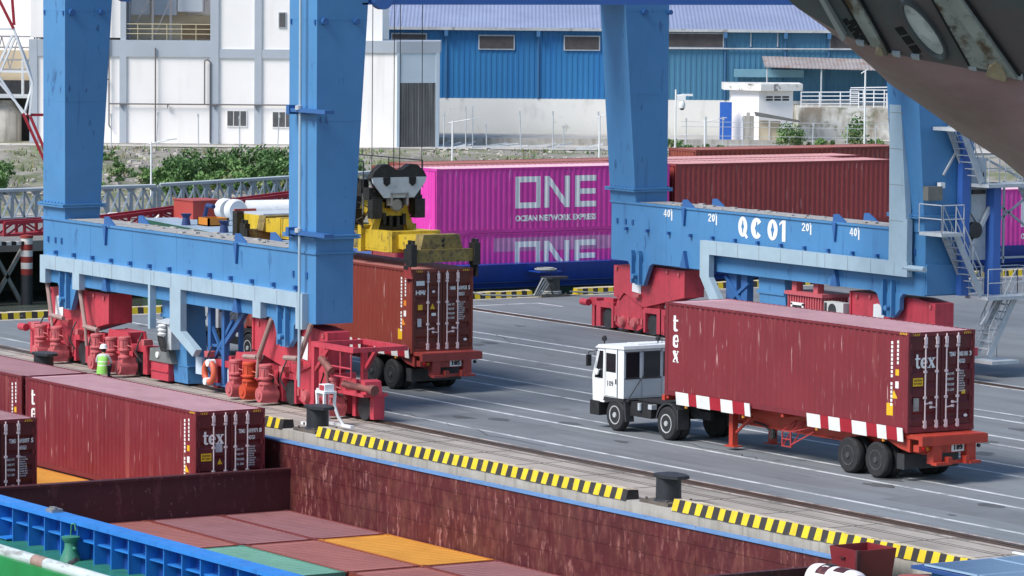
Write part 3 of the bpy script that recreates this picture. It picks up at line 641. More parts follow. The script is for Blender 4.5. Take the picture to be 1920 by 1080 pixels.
CM = dict(
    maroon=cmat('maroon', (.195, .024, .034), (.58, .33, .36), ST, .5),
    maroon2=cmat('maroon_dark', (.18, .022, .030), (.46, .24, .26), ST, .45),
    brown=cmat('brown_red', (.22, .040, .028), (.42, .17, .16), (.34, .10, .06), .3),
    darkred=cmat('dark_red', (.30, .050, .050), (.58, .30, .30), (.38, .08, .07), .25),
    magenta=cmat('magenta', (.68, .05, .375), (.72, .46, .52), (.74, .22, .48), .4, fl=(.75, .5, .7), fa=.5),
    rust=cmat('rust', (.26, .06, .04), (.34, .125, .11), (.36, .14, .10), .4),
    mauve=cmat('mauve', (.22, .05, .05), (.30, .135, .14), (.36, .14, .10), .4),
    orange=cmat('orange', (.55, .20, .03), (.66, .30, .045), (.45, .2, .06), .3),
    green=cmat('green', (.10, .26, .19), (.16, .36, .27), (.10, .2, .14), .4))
M['rod'] = paint('lock_rod_pink_grey', (.70, .58, .60), .5, .15, 4)
M['lett_dirty'] = paint('lettering_dirty', (.80, .79, .78), .6, .06, 4, fleck=(.45, .3, .3), fa=.5, fs=6, fth=(.66, .7))
PITCH = .2785
def corr_prof(l0, l1, depth, pitch=PITCH, fr=(.26, .24, .26, .24)):
    n = max(1, round((l1-l0)/pitch)); p = (l1-l0)/n; out = []
    for i in range(n):
        s = l0+i*p; out += [(s, 0), (s+fr[0]*p, 0), (s+(fr[0]+fr[1])*p, -depth), (s+(fr[0]+fr[1]+fr[2])*p, -depth)]
    return out+[(l1, 0)]
def panel(mb, prof, P, t0, t1):
    vs = []
    for s, d in prof: vs += [P(s, t0, d), P(s, t1, d)]
    return mb.add(vs, [(2*i, 2*i+2, 2*i+3, 2*i+1) for i in range(len(prof)-1)])
def container(label, group, m, c, z, rz=0, L=12.192, H=2.896, doors=True, roofonly=False, marks=None, loc=None):
    W = 2.438; hl, hw = L/2, W/2
    t = thing('shipping_container', label, 'container', (c[0], c[1], z), rz, group); mm = CM[m]
    sp = corr_prof(-hl+.16, hl-.16, .038)
    kw = dict(local=True)
    PN = lambda s, v, d: (s, -hw+.012-d, v); PS = lambda s, v, d: (s, hw-.012+d, v); PF = lambda s, v, d: (-hl+.012-d, -s, v)
    for PP in (PN, PS): panel(MB(), sp, PP, .15, H-.07).build('side_wall', mm['side'], t, **kw)
    panel(MB(), corr_prof(-hw+.14, hw-.14, .045, .25), PF, .15, H-.09).build('end_wall', mm['side'], t, **kw)
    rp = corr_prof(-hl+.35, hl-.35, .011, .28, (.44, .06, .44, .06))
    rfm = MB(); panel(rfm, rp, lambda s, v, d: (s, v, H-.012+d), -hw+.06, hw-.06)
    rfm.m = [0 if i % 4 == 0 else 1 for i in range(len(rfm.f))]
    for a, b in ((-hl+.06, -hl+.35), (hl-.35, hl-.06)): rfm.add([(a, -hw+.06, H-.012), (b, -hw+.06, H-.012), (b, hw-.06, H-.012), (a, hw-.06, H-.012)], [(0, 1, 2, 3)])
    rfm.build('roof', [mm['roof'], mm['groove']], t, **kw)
    fr = MB()
    for y in (-1, 1):
        a, b = (-hw, -hw+.07) if y < 0 else (hw-.07, hw)
        fr.box(-hl+.16, hl-.16, a, b, H-.075, H-.003); fr.box(-hl+.16, hl-.16, a, b, .0, .155)
        for x in (-1, 1):
            xa, xb = (-hl+.005, -hl+.165) if x < 0 else (hl-.165, hl-.005)
            fr.box(xa, xb, a-.0, b+.0, .11, H-.11) if y < 0 else fr.box(xa, xb, a, b, .11, H-.11)
            ya, yb = (-hw-.003, -hw+.16) if y < 0 else (hw-.16, hw+.003)
            xc, xd = (-hl-.003, -hl+.178) if x < 0 else (hl-.178, hl+.003)
            fr.box(xc, xd, ya, yb, 0, .118); fr.box(xc, xd, ya, yb, H-.118, H+.004)
    fr.box(-hl+.005, -hl+.10, -hw+.07, hw-.07, H-.11, H-.004); fr.box(-hl+.005, -hl+.10, -hw+.07, hw-.07, .0, .155)
    fr.box(hl-.10, hl-.004, -hw+.07, hw-.07, H-.12, H-.004); fr.box(hl-.10, hl-.01, -hw+.07, hw-.07, .0, .17)
    if m in ('maroon', 'maroon2', 'rust', 'mauve', 'orange', 'green'): pass
    f_ = fr.build('frame', mm['frame'], t, **kw)
    if doors:
        for sgn in (-1, 1):
            y0, y1 = (-hw+.075, -.012) if sgn < 0 else (.012, hw-.075)
            d = MB()
            zb = [.18, .34]; hs = (H-.13-.34-.18)/5
            dp = [(.18, 0)]
            for i in range(5):
                a = .36+i*hs*1.0; dp += [(a, 0), (a+.07, -.038), (a+hs*.36, -.038), (a+hs*.36+.07, 0)]
            dp += [(H-.13, 0)]
            vs = []
            ya, yb = y0+.09, y1-.09
            for s, q_ in dp: vs += [(hl-.03+q_, ya, s), (hl-.03+q_, yb, s)]
            d.add(vs, [(2*i, 2*i+1, 2*i+3, 2*i+2) for i in range(len(dp)-1)])
            d.box(hl-.07, hl-.025, y0, ya, .175, H-.125); d.box(hl-.07, hl-.025, yb, y1, .175, H-.125)
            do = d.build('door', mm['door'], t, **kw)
            for yr in ((-.60, -.178) if sgn < 0 else (.168, .595)):
                r_ = MB(); r_.tube((hl+.012, yr, .10), (hl+.012, yr, H-.06), .022, 8)
                for zz in (.16, .30, 1.0, 1.75, H-.42, H-.18): r_.box(hl-.025, hl+.03, yr-.05, yr+.05, zz-.035, zz+.035)
                r_.box(hl-.0, hl+.04, yr-.045, yr+.045, H-.36, H-.14); r_.box(hl, hl+.04, yr-.045, yr+.045, .12, .26)
                yh = .40*(1 if yr > 0 else -1)
                zz = .82 if abs(yr) > .4 else .70
                r_.bar((hl+.03, yr, zz), (hl+.03, yh, zz+.03), .025, .035); r_.box(hl, hl+.05, yh-.04, yh+.04, zz-.01, zz+.06)
                r_.build('lock_rod', M['rod'], do, **kw)
            hb = MB()
            for zz in (.35, 1.05, 1.85, 2.5): hb.box(hl-.035, hl-.005, (y0-.03 if sgn < 0 else y1-.06), (y0+.06 if sgn < 0 else y1+.03), zz-.07, zz+.07)
            hb.build('door_hinge', mm['frame'], do, **kw)
    if marks:
        PD = lambda x, y, d: (hl-.019+d, x, y)
        def pr(polys, P, mname, prof=None, name='lettering'):
            b = MB(); decal(b, polys, P, prof); return b.build(name, M[mname] if isinstance(mname, str) else mname, t, **kw)
        off = .004
        PNo = lambda s, v, d: (s, -hw+.012-d-off, v)
        white, yel = [], []
        def txt(s, x, y, h, P=None, bold=.012, wmax=None):
            tr = text_tris(s, h*1.38, bold+.02); xs = [p[0] for q in tr for p in q]
            if wmax: k = wmax/(max(xs)-min(xs)); tr = [[(p[0]*k, p[1]) for p in q] for q in tr]
            return move(tr, x, y)
        if 'word' in marks: white += fit(tex_word(), -.96, 1.84, -.22, 2.26)
        if 'num' in marks:
            a, b, c3, d4 = marks['num']
            white += txt(a, .19+.1, 2.16, .125, wmax=.23)+txt(b, .63, 2.16, .125, wmax=.34)+txt(c3, 1.02, 2.16, .13)+txt(d4, .63, 1.95, .12, wmax=.24)
            for i in range(4): white += txt(('MAX. WT.', 'TARE WT.', 'PAYLOAD', 'CU. CAP.')[i], .21, 1.62-i*.155, .07, bold=.004, wmax=.27)
            for i in range(9): white += txt(random.choice(('30480 KG', '67200 LB', '3820 KG', '8420 LB', '26660 KG', '76.4 CU.M')), .635, 1.70-i*.072, .045, bold=.003, wmax=random.uniform(.18, .27))
        if marks.get('stick'):
            pr([rect(-1.03, 1.34, -.66, 1.58)], PD, 'lab_yel', name='caution_label'); pr(txt('CAUTION', -1.0, 1.48, .06, wmax=.3)+txt('9\'6" HIGH', -1.0, 1.39, .05, wmax=.3), lambda x, y, d: (hl-.016, x, y), 'black', name='label_print')
        if marks.get('tri'):
            pr([[(-.46, 1.22), (-.28, 1.22), (-.37, 1.40)]], PD, 'lab_yel', name='warning_triangle')
        if marks.get('plate'): pr([rect(-1.0, .62, -.80, 1.0)], PD, 'steel', name='data_plate')
        if marks.get('patch'): pr([rect(-.52, 1.6, -.28, 1.9)], PD, 'galv', name='torn_sticker')
        if marks.get('oval'): pr([ [(.92+.07*math.cos(a*PI/8), .42+.045*math.sin(a*PI/8)) for a in range(16)] ], PD, 'letter', name='door_sticker')
        if marks.get('yel2'): pr([rect(.76, 1.05, .90, 1.17)], PD, 'lab_yel', name='door_label')
        if marks.get('other'):
            pr([rect(-1.05, 2.34, -.72, 2.5), rect(-.44, 1.28, -.26, 1.38)], PD, 'letter', name='door_sticker')
            pr([[(-.36+.06*math.cos(a*PI/8), 2.12+.045*math.sin(a*PI/8)) for a in range(16)]], PD, 'letter', name='door_sticker')
            pr(strokes([((-1.05, 2.02), (-1.05, 2.18)), ((-1.05, 2.1), (-.93, 2.1)), ((-.93, 2.02), (-.93, 2.18)), ((-.89, 2.02), (-.87, 2.18)), ((-.87, 2.18), (-.82, 2.05)), ((-.82, 2.05), (-.78, 2.18)), ((-.78, 2.18), (-.75, 2.02)), ((-.72, 2.02), (-.70, 2.18))], .035), PD, 'letter')
            pr([rect(-.98, 1.5, -.80, 1.68), [(-.50, 1.52), (-.30, 1.52), (-.40, 1.72)]], PD, 'lab_yel', name='warning_label')
            pr([rect(-1.0, .92, -.84, 1.2)], PD, 'galv', name='data_plate')
            cs = [(hl-1.05, 1.7, 'lett_dirty')]
        if white: pr(white, PD, 'lett_dirty')
        if marks.get('sidenum'):
            sd = []
            for x, z0, z1 in ((hl-.86, 1.55, 2.62), (hl-.86, .72, 1.4), (hl-.58, 1.95, 2.62)):
                zz = z0
                while zz < z1-.06: sd += [rect(x, zz, x+.085, zz+.085)]; zz += .12
            pr(sd, PNo, 'lett_dirty', sp)
            pr([rect(hl-.62, 1.62, hl-.46, 1.80), [(hl-.80, .95), (hl-.55, .95), (hl-.66, 1.2)]], PNo, 'lab_or' if m == 'brown' else 'lab_yel', sp, 'side_label')
            pr([rect(hl-.62, 1.25, hl-.50, 1.45)], PNo, 'lett_dirty', sp, 'side_label')
            pr([rect(hl-1.02, .44, hl-.70, .80)], PNo, 'lab_yel', sp, 'side_label')
        if marks.get('sideword'):
            b = []
            for gl, zz in ((SER_T, 2.0), (SER_E, 1.50), (SER_X, 1.02)):
                b += fit(gl, -hl+.40, zz, -hl+.40+(.24 if gl is SER_T else .34), zz+(.50 if gl is SER_T else .40))
            pr(b, PNo, 'letter', sp)
        if marks.get('one'):
            c0, w_ = -2.05, 4.26
            pr([[(c0+x*w_, 1.06+y*1.42) for x, y in q] for q in ONE_L], PNo, 'letter', sp)
            tr = text_tris('OCEAN NETWORK EXPRESS', 1, .055); pr(fit(tr, c0, .47, c0+w_, .75), PNo, 'letter', sp)
        if marks.get('faded'): pr([rect(-3.15, 2.05, 3.6, 2.66)], lambda s, v, d: (s, -hw+.012-d-.002, v), paint('faded_magenta', (.52, .22, .42), .6, .2, 1, fleck=(.42, .04, .3), fa=.7, fs=3), sp, 'faded_patch')
        if marks.get('chev'):
            ch = MB()
            for y0 in (-1.17, .80):
                for i in range(5): ch.add([(hl+.0005, y0+i*.075, H-.10), (hl+.0005, y0+.035+i*.075, H-.10), (hl+.0005, y0+.065+i*.075, H-.03), (hl+.0005, y0+.03+i*.075, H-.03)], [(0, 1, 2, 3)])
            for i in range(5): ch.add([(hl-.42+i*.07, -hw-.0035, H-.07), (hl-.385+i*.07, -hw-.0035, H-.07), (hl-.355+i*.07, -hw-.0035, H-.012), (hl-.39+i*.07, -hw-.0035, H-.012)], [(0, 1, 2, 3)])
            ch.build('height_chevron', M['lab_yel'], t, **kw)
    return t
GT = 'maroon forty foot containers'
container('maroon container marked tex on the trailer of the white cab truck', GT, 'maroon', (-100.41, 73.84), 1.455, .012, marks=dict(word=1, num=('TEMU', '883181', '3', '45G1'), stick=1, plate=1, oval=1, yel2=1, sidenum=1, sideword=1, chev=1))
container('brown red container on a maroon trailer, gripped from above by the yellow spreader', GT, 'brown', (-128.26, 74.0), 1.36, -.010, marks=dict(num=('HMMU', '608928', '5', '45G1'), other=1, oval=1, sidenum=1, chev=1))
GBARGE = 'containers stacked in the barge'
container('maroon container marked tex standing on the barge between the bulkhead and quay wall', GBARGE, 'maroon', (-119.5, 60.95), -2.02, 0, marks=dict(word=1, num=('TEMU', '693971', '8', '45G1'), stick=1, tri=1, patch=1, sidenum=1, sideword=1, chev=1))
container('maroon container farther back on the barge, end to end with the one marked tex', GBARGE, 'maroon2', (-131.95, 60.93), -2.02, 0, marks=dict(sidenum=1))
container('maroon container with white door numbers standing beside the blue barge coaming', GBARGE, 'maroon2', (-120.6, 53.62), -2.05, 0, marks=dict(num=('TEMU', '693097', '5', '45G1'), chev=1))
# feeder vessel containers: long sides towards the crane
FR = PI/2-.032
def feeder(y, xoff, z, m, label, marks=None):
    x = -157.0-1.219-xoff + (y+6.1-94.7)*.032
    return container(label, 'containers on the blue feeder vessel', m, (x, y+6.1), z, FR, marks=marks, doors=False)
feeder(94.69, 0, 2.71, 'magenta', 'magenta container with large white ONE lettering, upper of its stack', dict(one=1))
feeder(94.69, 0, -.20, 'magenta', 'magenta container with faded pale patch over its white letters, under the other magenta one', dict(one=1, faded=1))
feeder(107.2, 0, 2.71, 'darkred', 'dark red corrugated container beside the magenta stack, upper one')
feeder(107.2, 0, -.20, 'darkred', 'dark red container under another dark red one behind the crane beam')
feeder(122.9, 0, 1.15, 'magenta', 'magenta container seen through the grey stair tower of the crane', dict(one=1))
feeder(94.2, 2.55, 2.65, 'rust', 'rust container just behind the magenta stack, its end showing beside the black headblock')
feeder(106.8, 2.55, 2.65, 'darkred', 'dark red container with dusty pink roof directly behind the upper dark red one')
feeder(96.5, 5.1, 2.65, 'rust', 'rust red container roof two rows behind the magenta stack, before the rubble bank')
feeder(109.1, 5.1, 2.65, 'darkred', 'pale dusty red container roof two rows behind the dark red one, before the white hut')
feeder(113.5, 7.7, 2.92, 'rust', 'rust red container standing higher than the roofs around it, below the leafy saplings')
feeder(94.2, 2.55, -.26, 'darkred', 'dark red container low down under the rust one behind the magenta stack')
# twenty-foot boxes in the open hold
G20 = 'short containers in the open hold'
rows = [-109.85, -103.66, -97.47, -91.28]; cols = [61.50, 59.02, 56.54, 54.06, 51.58]
pal = {(0, 0): ('mauve', 'mauve roofed short container in the hold corner between bulkhead and quay wall'), (0, 1): ('mauve', 'mauve roofed short container by the bulkhead, between the corner one and the rust red one'), (0, 2): ('rust', 'rust red short container by the bulkhead beside the blue coaming'),
       (1, 0): ('orange', 'short container with bright orange roof in the open hold'), (1, 1): ('rust', 'rust roofed short container between the bright orange roof and the green roof'), (1, 2): ('green', 'short container with corrugated green roof beside the blue coaming'),
       (2, 0): ('mauve', 'mauve roofed short container end to end with the orange one, by the quay wall'), (2, 1): ('rust', 'rust roofed short container end to end with the other rust one, by the mauve roof'), (3, 0): ('rust', 'rust short container at the stern end of the hold, beside the quay side coaming')}
for (i, j), (m, lb_) in pal.items(): container(lb_, G20, m, (rows[i], cols[j]), -2.3-2.591, 0, L=6.058, H=2.591, doors=False)
container('container with orange roof lying under the standing row on the barge', GBARGE, 'orange', (-119.2, 58.45), -2.05-2.896, 0, doors=False)
container('second container with orange roof, between the standing rows on the barge', GBARGE, 'orange', (-119.2, 55.97), -2.05-2.896, 0, doors=False)
# ================================================================ TRUCKS
M['tyre'] = paint('tyre_rubber', (.022, .022, .024), .8, .25, 5)
M['hub'] = paint('hub_dark', (.06, .06, .065), .5, .2, 5)
M['rim'] = paint('rim_silver', (.58, .59, .60), .35, .15, 5, metal=.3)
M['guide_w'] = paint('guide_white', (.74, .74, .72), .5, .1, 2, fleck=(.4, .35, .3), fa=.6, fs=5)
M['guide_r'] = paint('guide_red', (.36, .015, .03), .5, .1, 2)
def wheel(c, parent, rim, R_=.53, wd=.28, side=-1, name='wheel'):
    x, y, z = c; o = MB().lathe([(.28, -wd/2), (R_-.06, -wd/2), (R_-.015, -wd/2+.04), (R_, -wd/2+.08), (R_, wd/2-.08), (R_-.015, wd/2-.04), (R_-.06, wd/2), (.28, wd/2)], (x, y, z), 'y', 30).build(name, M['tyre'], parent, smooth=True, local=True)
    s = side
    rm = MB().lathe([(.30, s*(wd/2-.005)), (.30, s*(wd/2+.012)), (.265, s*(wd/2+.01)), (.24, s*(wd/2-.06)), (.16, s*(wd/2-.09)), (.14, s*(wd/2-.02)), (.09, s*(wd/2+.0)), (.08, s*(wd/2+.03)), (.03, s*(wd/2+.03))], (x, y, z), 'y', 24)
    for i in range(8): a = 2*PI*i/8; rm.tube((x+.2*math.cos(a), y+s*(wd/2-.075), z+.2*math.sin(a)), (x+.2*math.cos(a), y+s*(wd/2-.045), z+.2*math.sin(a)), .022, 6)
    rm.build('rim', rim, o, smooth=True, local=True)
    return o
def trailer(label, loc, rz, cc, plate):
    t = thing('container_trailer', label, 'trailer', (*loc, 0), rz, 'skeletal container trailers'); k = dict(local=True)
    pm = paint('trailer_paint', cc, .5, .15, 1.5, streak=(.18, .03, .02), sa=.5, ss=4, fleck=(.2, .12, .09), fa=.7, fs=5)
    b = MB()
    for y in (-.48, .48):
        b.box(-3.4, 6.1, y-.07, y+.07, 1.28, 1.33); b.box(-3.4, 6.1, y-.07, y+.07, .80, .85); b.box(-3.4, 6.1, y-.015, y+.015, .85, 1.28)
        b.box(-6.2, -3.3, y-.07, y+.07, 1.20, 1.38)
    for x in (-6.0, -4.6, -3.3, -1.8, 0, 1.5, 3.0, 4.6, 5.9): b.box(x-.06, x+.06, -1.17, 1.17, 1.33, 1.43)
    b.box(-6.25, -6.1, -1.2, 1.2, 1.26, 1.43)
    ch = b.build('chassis', pm, t, **k)
    b = MB(); b.box(5.95, 6.75, -1.15, 1.15, 1.30, 1.42); b.box(6.6, 6.78, -1.2, 1.2, 1.14, 1.40)
    b.prism([(4.6, 1.3), (6.1, 1.3), (6.1, .9), (5.6, .98)], -1.12, -1.05)
    for y in (-.62, .62):
        b.box(6.45, 6.75, y-.16, y+.16, .60, 1.3); b.box(6.7, 6.95, y-.2, y+.2, .58, .66)
    b.box(6.6, 6.72, -.62, .62, .58, .68); b.box(6.55, 6.62, -.45, .48, .90, 1.25); b.box(6.7, 6.9, -.35, -.2, .58, .8); b.box(6.7, 6.9, .3, .45, .58, .8)
    b.box(6.3, 6.55, -1.15, -.75, .95, 1.14)
    b.build('rear_bumper', pm, t, **k)
    b = MB(); b.box(6.62, 6.64, -.02, .44, .92, 1.16); pl = b.build('number_plate', M['letter'], t, **k)
    b = MB(); decal(b, fit(text_tris(plate, 1, .05), .06, .96, .38, 1.12), lambda x, y, d: (6.645+d, x, y)); b.build('plate_number', M['black'], pl, **k)
    for y, mm in ((-.98, 'lampred'), (-.86, 'amber'), (1.02, 'dark')):
        MB().lathe([(.01, .07), (.055, .06), (.06, .0)], (6.55, y, 1.04), 'x', 12).build('tail_lamp', M[mm], t, **k)
    for y in (-1, 1):
        for x0, lens in ((-5.37, (.68, .42, .70, .58, .62, .62, .27)), (1.39, (.66, .40, .55, .58, .69, .50, .44, .50, .26))):
            g = MB(); xa = x0
            for i, l_ in enumerate(lens):
                xb = xa+l_; g.mat(i % 2); dz = .02*(i % 2)
                g.hexa([(xa, y*1.245, 1.20+dz), (xb, y*1.245, 1.20+dz), (xb, y*1.27, 1.20+dz), (xa, y*1.27, 1.20+dz), (xa, y*1.29, 1.60), (xb, y*1.29, 1.60), (xb, y*1.31, 1.60), (xa, y*1.31, 1.60)]); xa = xb
            g.build('guide_rail', [M['guide_w'], M['guide_r']], t, **k)
    b = MB()
    for x in (-4.9, -1.9, 1.8, 5.0): b.tube((x, -1.22, 1.12), (x, -1.22, 1.19), .05, 8)
    b.build('side_marker', M['amber'], t, **k)
    for x in (3.29, 4.62):
        for y in (-1.06, -.73, .73, 1.06): wheel((x, y, .535), t, M['hub'], .535, .29, -1 if y < 0 else 1)
        MB().tube((x, -.9, .535), (x, .9, .535), .08, 10).build('axle', M['dark'], t, **k)
    b = MB(); b.box(2.7, 5.3, -.55, .55, .62, .82); b.box(5.35, 5.7, -1.0, 1.0, .35, .8); b.build('suspension', M['dark'], t, **k)
    b = MB()
    for y in (-.75, .75): b.box(-3.15, -2.95, y-.1, y+.1, .12, 1.25); b.box(-3.3, -2.8, y-.16, y+.16, .10, .14); b.bar((-2.9, y, .55), (-2.1, y, 1.1), .07)
    b.build('landing_leg', pm, t, **k)
    b = MB()
    for dx in (0, .42): b.bar((-.2+dx, -1.0, .42), (-.05+dx, -.55, 1.2), .035); b.bar((-.2+dx, -1.0, .42), (-.2+dx, -1.0, .9), .035); b.bar((-.2+dx, -1.0, .9), (-.05+dx, -.6, 1.2), .035)
    for z in (.44, .66, .9): b.bar((-.2, -1.0, z), (.22, -1.0, z), .03)
    b.bar((.22, -1, .5), (.95, -.7, .95), .035); b.bar((.22, -1, .9), (.95, -.6, 1.1), .03)
    b.build('spare_rack', paint('rack_red', (.42, .05, .05), .55, .15, 2), t, **k)
    b = MB(); b.path([(-2.2, -.6, .95), (-1.6, -.65, .9), (-1.2, -.65, .72)], .03, 6); b.lathe([(.12, .62), (.10, .8), (.04, .92)], (-1.15, -.65, -.08), 'z', 10); b.build('air_hose', M['black'], t, **k)
    return t
def tractor(label, loc, rz, num):
    t = thing('terminal_tractor', label, 'tractor truck', (*loc, 0), rz, 'white terminal tractors'); k = dict(local=True)
    wp = M['white']; y0, y1 = -1.10, 1.18
    b = MB(); b.prism([(-10.26, .86), (-10.30, 1.68), (-9.98, 2.58), (-8.52, 2.64), (-8.52, 1.07), (-9.52, 1.04), (-9.62, .86)], y0, y1); cab = b.build('cab', wp, t, **k)
    b = MB(); b.prism([(-10.10, 2.58), (-9.9, 2.70), (-8.48, 2.74), (-8.46, 2.64)], y0-.04, y1+.04); b.box(-9.5, -8.9, -.3, .5, 2.735, 2.75); b.build('cab_roof', wp, cab, **k)
    b = MB(); b.box(-9.55, -8.86, y0-.012, y0, 1.06, 2.60); b.build('door', wp, t, **k)
    b = MB(); b.box(-9.5, -8.95, y0-.018, y0-.006, 1.86, 2.46); b.prism([(-10.16, 1.62), (-9.70, 1.62), (-9.68, 2.5), (-9.88, 2.5)], y0-.008, y0+.002)
    b.box(-8.52, -8.512, y0+.08, y0+.60, 1.72, 2.52); b.box(-8.52, -8.512, y0+.76, y0+1.40, 1.72, 2.52); b.box(-8.52, -8.512, y0+1.52, y0+2.1, 1.72, 2.52)
    b.hexa([(-10.31, y0+.1, 1.72), (-10.27, y0+.1, 1.72), (-10.27, y1-.1, 1.72), (-10.31, y1-.1, 1.72), (-10.02, y0+.15, 2.5), (-9.98, y0+.15, 2.5), (-9.98, y1-.15, 2.5), (-10.02, y1-.15, 2.5)])
    b.pieces('window', M['glass'], t, **k)
    b = MB(); b.path([(-10.30, -.3, 1.75), (-10.17, .2, 2.2)], .012, 5); b.path([(-10.30, .5, 1.75), (-10.17, .9, 2.2)], .012, 5); b.build('wiper', M['black'], t, **k)
    b = MB(); b.box(-10.33, -10.28, y0+.2, y1-.2, .98, 1.25); b.box(-10.34, -10.30, -.7, .8, 1.32, 1.36); b.build('grille', M['dark'], t, **k)
    for yl in (y0+.18, y1-.18): MB().lathe([(.01, -.04), (.09, -.03), (.10, .03)], (-10.33, yl, 1.1), 'x', 14).build('headlight', M['rim'], t, **k)
    b = MB(); b.box(-9.56, -9.545, y0-.016, y0-.01, 1.06, 2.6); b.box(-8.865, -8.85, y0-.022, y0-.01, 1.06, 2.6); b.box(-9.55, -8.86, y0-.016, y0-.01, 1.075, 1.09); b.box(-9.6, -9.0, y0-.06, y0-.0, .93, .96); b.build('door_seam', M['dark'], t, **k)
    b = MB(); b.box(-8.515, -8.50, y0+.04, y0+.64, 1.68, 1.715); b.box(-8.515, -8.50, y0+.72, y0+1.44, 1.68, 1.715); b.box(-8.515, -8.50, y0+.04, y0+.64, 2.525, 2.55); b.box(-8.515, -8.50, y0+.72, y0+1.44, 2.525, 2.55); b.build('window_gasket', M['dark'], t, **k)
    b = MB()
    for y in (y0+.69, y0+1.46): b.box(-8.53, -8.508, y-.015, y+.015, 1.08, 2.62)
    b.box(-8.53, -8.505, y0, y0+.03, 1.08, 2.62); b.box(-8.9, -8.86, y0-.02, y0, 1.06, 2.62)
    b.build('cab_trim', M['galv'], t, **k)
    b = MB(); b.box(-8.512, -8.506, y0+.05, y0+.66, 1.12, 1.66); b.box(-8.512, -8.506, y0+.72, y0+1.42, 1.12, 1.66); b.build('rear_panel', paint('rear_panel_grey', (.56, .60, .64), .5, .05), t, **k)
    b = MB(); decal(b, fit(text_tris(num, 1, .03), -9.42, 1.40, -9.08, 1.58), lambda x, y, d: (x, y0-.014, y)); b.build('cab_number', M['black'], t, **k)
    b = MB(); b.box(-8.96, -8.90, y0-.03, y0-.01, 1.50, 1.66); b.tube((-8.48, y0+.2, 1.1), (-8.46, y0+.85, 1.95), .012, 6); b.build('door_handle', M['black'], t, **k)
    b = MB(); b.lathe([(.01, -.04), (.10, -.02), (.10, .03)], (-9.92, y0-.10, 1.82), 'y', 14); b.tube((-9.92, y0-.08, 1.82), (-9.85, y0, 1.9), .015, 6); b.build('mirror', M['white'], t, **k)
    b = MB()
    for x, y in ((-10.0, y0+.25), (-9.2, y1-.5)): b.tube((x, y, 2.68), (x, y, 2.80), .025, 6); b.lathe([(.02, 2.78), (.08, 2.80), (.09, 2.88), (.05, 2.95)], (x, y, 0), 'z', 10)
    b.tube((-9.05, y1-.45, 2.7), (-9.05, y1-.45, 3.1), .012, 5); b.build('beacon', M['black'], t, **k)
    b = MB(); b.box(-10.38, -9.86, y0-.03, y1+.03, .42, .88); b.build('front_bumper', M['black'], t, **k)
    b = MB()
    for y in (-.45, .45): b.box(-10.2, -4.6, y-.06, y+.06, .72, .98)
    b.box(-9.6, -8.3, y0+.05, y1-.05, .98, 1.05); b.box(-8.35, -7.2, -.95, .2, .55, 1.0); b.box(-8.2, -6.9, .2, .9, .5, .95); b.box(-7.0, -5.2, -.5, .5, .98, 1.12); b.tube((-9.6, -.7, 1.03), (-8.4, -.95, 1.03), .04, 6); b.box(-8.45, -6.9, -.7, .6, 1.02, 1.06)
    b.build('chassis', M['black'], t, **k)
    b = MB(); b.tube((-7.75, -1.0, .78), (-7.75, -1.0, 1.0), .07, 10); b.box(-7.3, -7.1, -1.0, -.8, .85, 1.0); b.build('filter_can', M['galv'], t, **k)
    b = MB()
    for y in (-1.12, .78):
        b.mark()
        for i in range(8):
            a0, a1 = PI*.95-i*PI*.095, PI*.95-(i+1)*PI*.095
            p = lambda a, r_: (-6.05+r_*math.cos(a), .53+r_*math.sin(a))
            b.prism([p(a0, .60), p(a0, .66), p(a1, .66), p(a1, .60)], y, y+.36)
        b.box(-5.52, -5.46, y-.02, y+.40, .38, 1.02); b.prism([(-9.62, .95), (-8.5, .95), (-8.5, 1.05), (-9.62, 1.05)], y, y+.3)
        b.prism([(-8.5, .95), (-8.42, 1.0), (-8.32, .35), (-8.40, .35)], y, y+.3)
    b.pieces('mudguard', M['dark'], t, False, **k)
    b = MB(); b.tube((-9.95, y0-.02, 2.5), (-10.1, y0-.28, 2.45), .014, 6); b.tube((-10.1, y0-.28, 2.45), (-10.1, y0-.28, 2.1), .014, 6); b.box(-10.14, -10.06, y0-.36, y0-.20, 2.0, 2.36); b.build('mirror', M['black'], t, **k)
    for y, s in ((-1.0, -1), (1.0, 1)): wheel((-8.94, y, .52), t, M['rim'], .52, .29, s)
    for y, s in ((-1.03, -1), (-.70, -1), (1.03, 1), (.70, 1)): wheel((-6.05, y, .53), t, M['rim'], .53, .28, s)
    return t
trailer('orange red skeletal trailer with white and red guide plates under the tex container', (-100.41, 73.84), .012, (.43, .046, .028), '189')
trailer('maroon skeletal trailer under the container gripped by the spreader', (-128.26, 74.0), -.010, (.30, .045, .04), '185')
tractor('white single cab terminal tractor numbered 109 on the open road', (-100.41, 73.84), .012, '109')
tractor('white terminal tractor half hidden behind the crane ladder frame and drive motors', (-128.26, 74.0), -.010, '185')
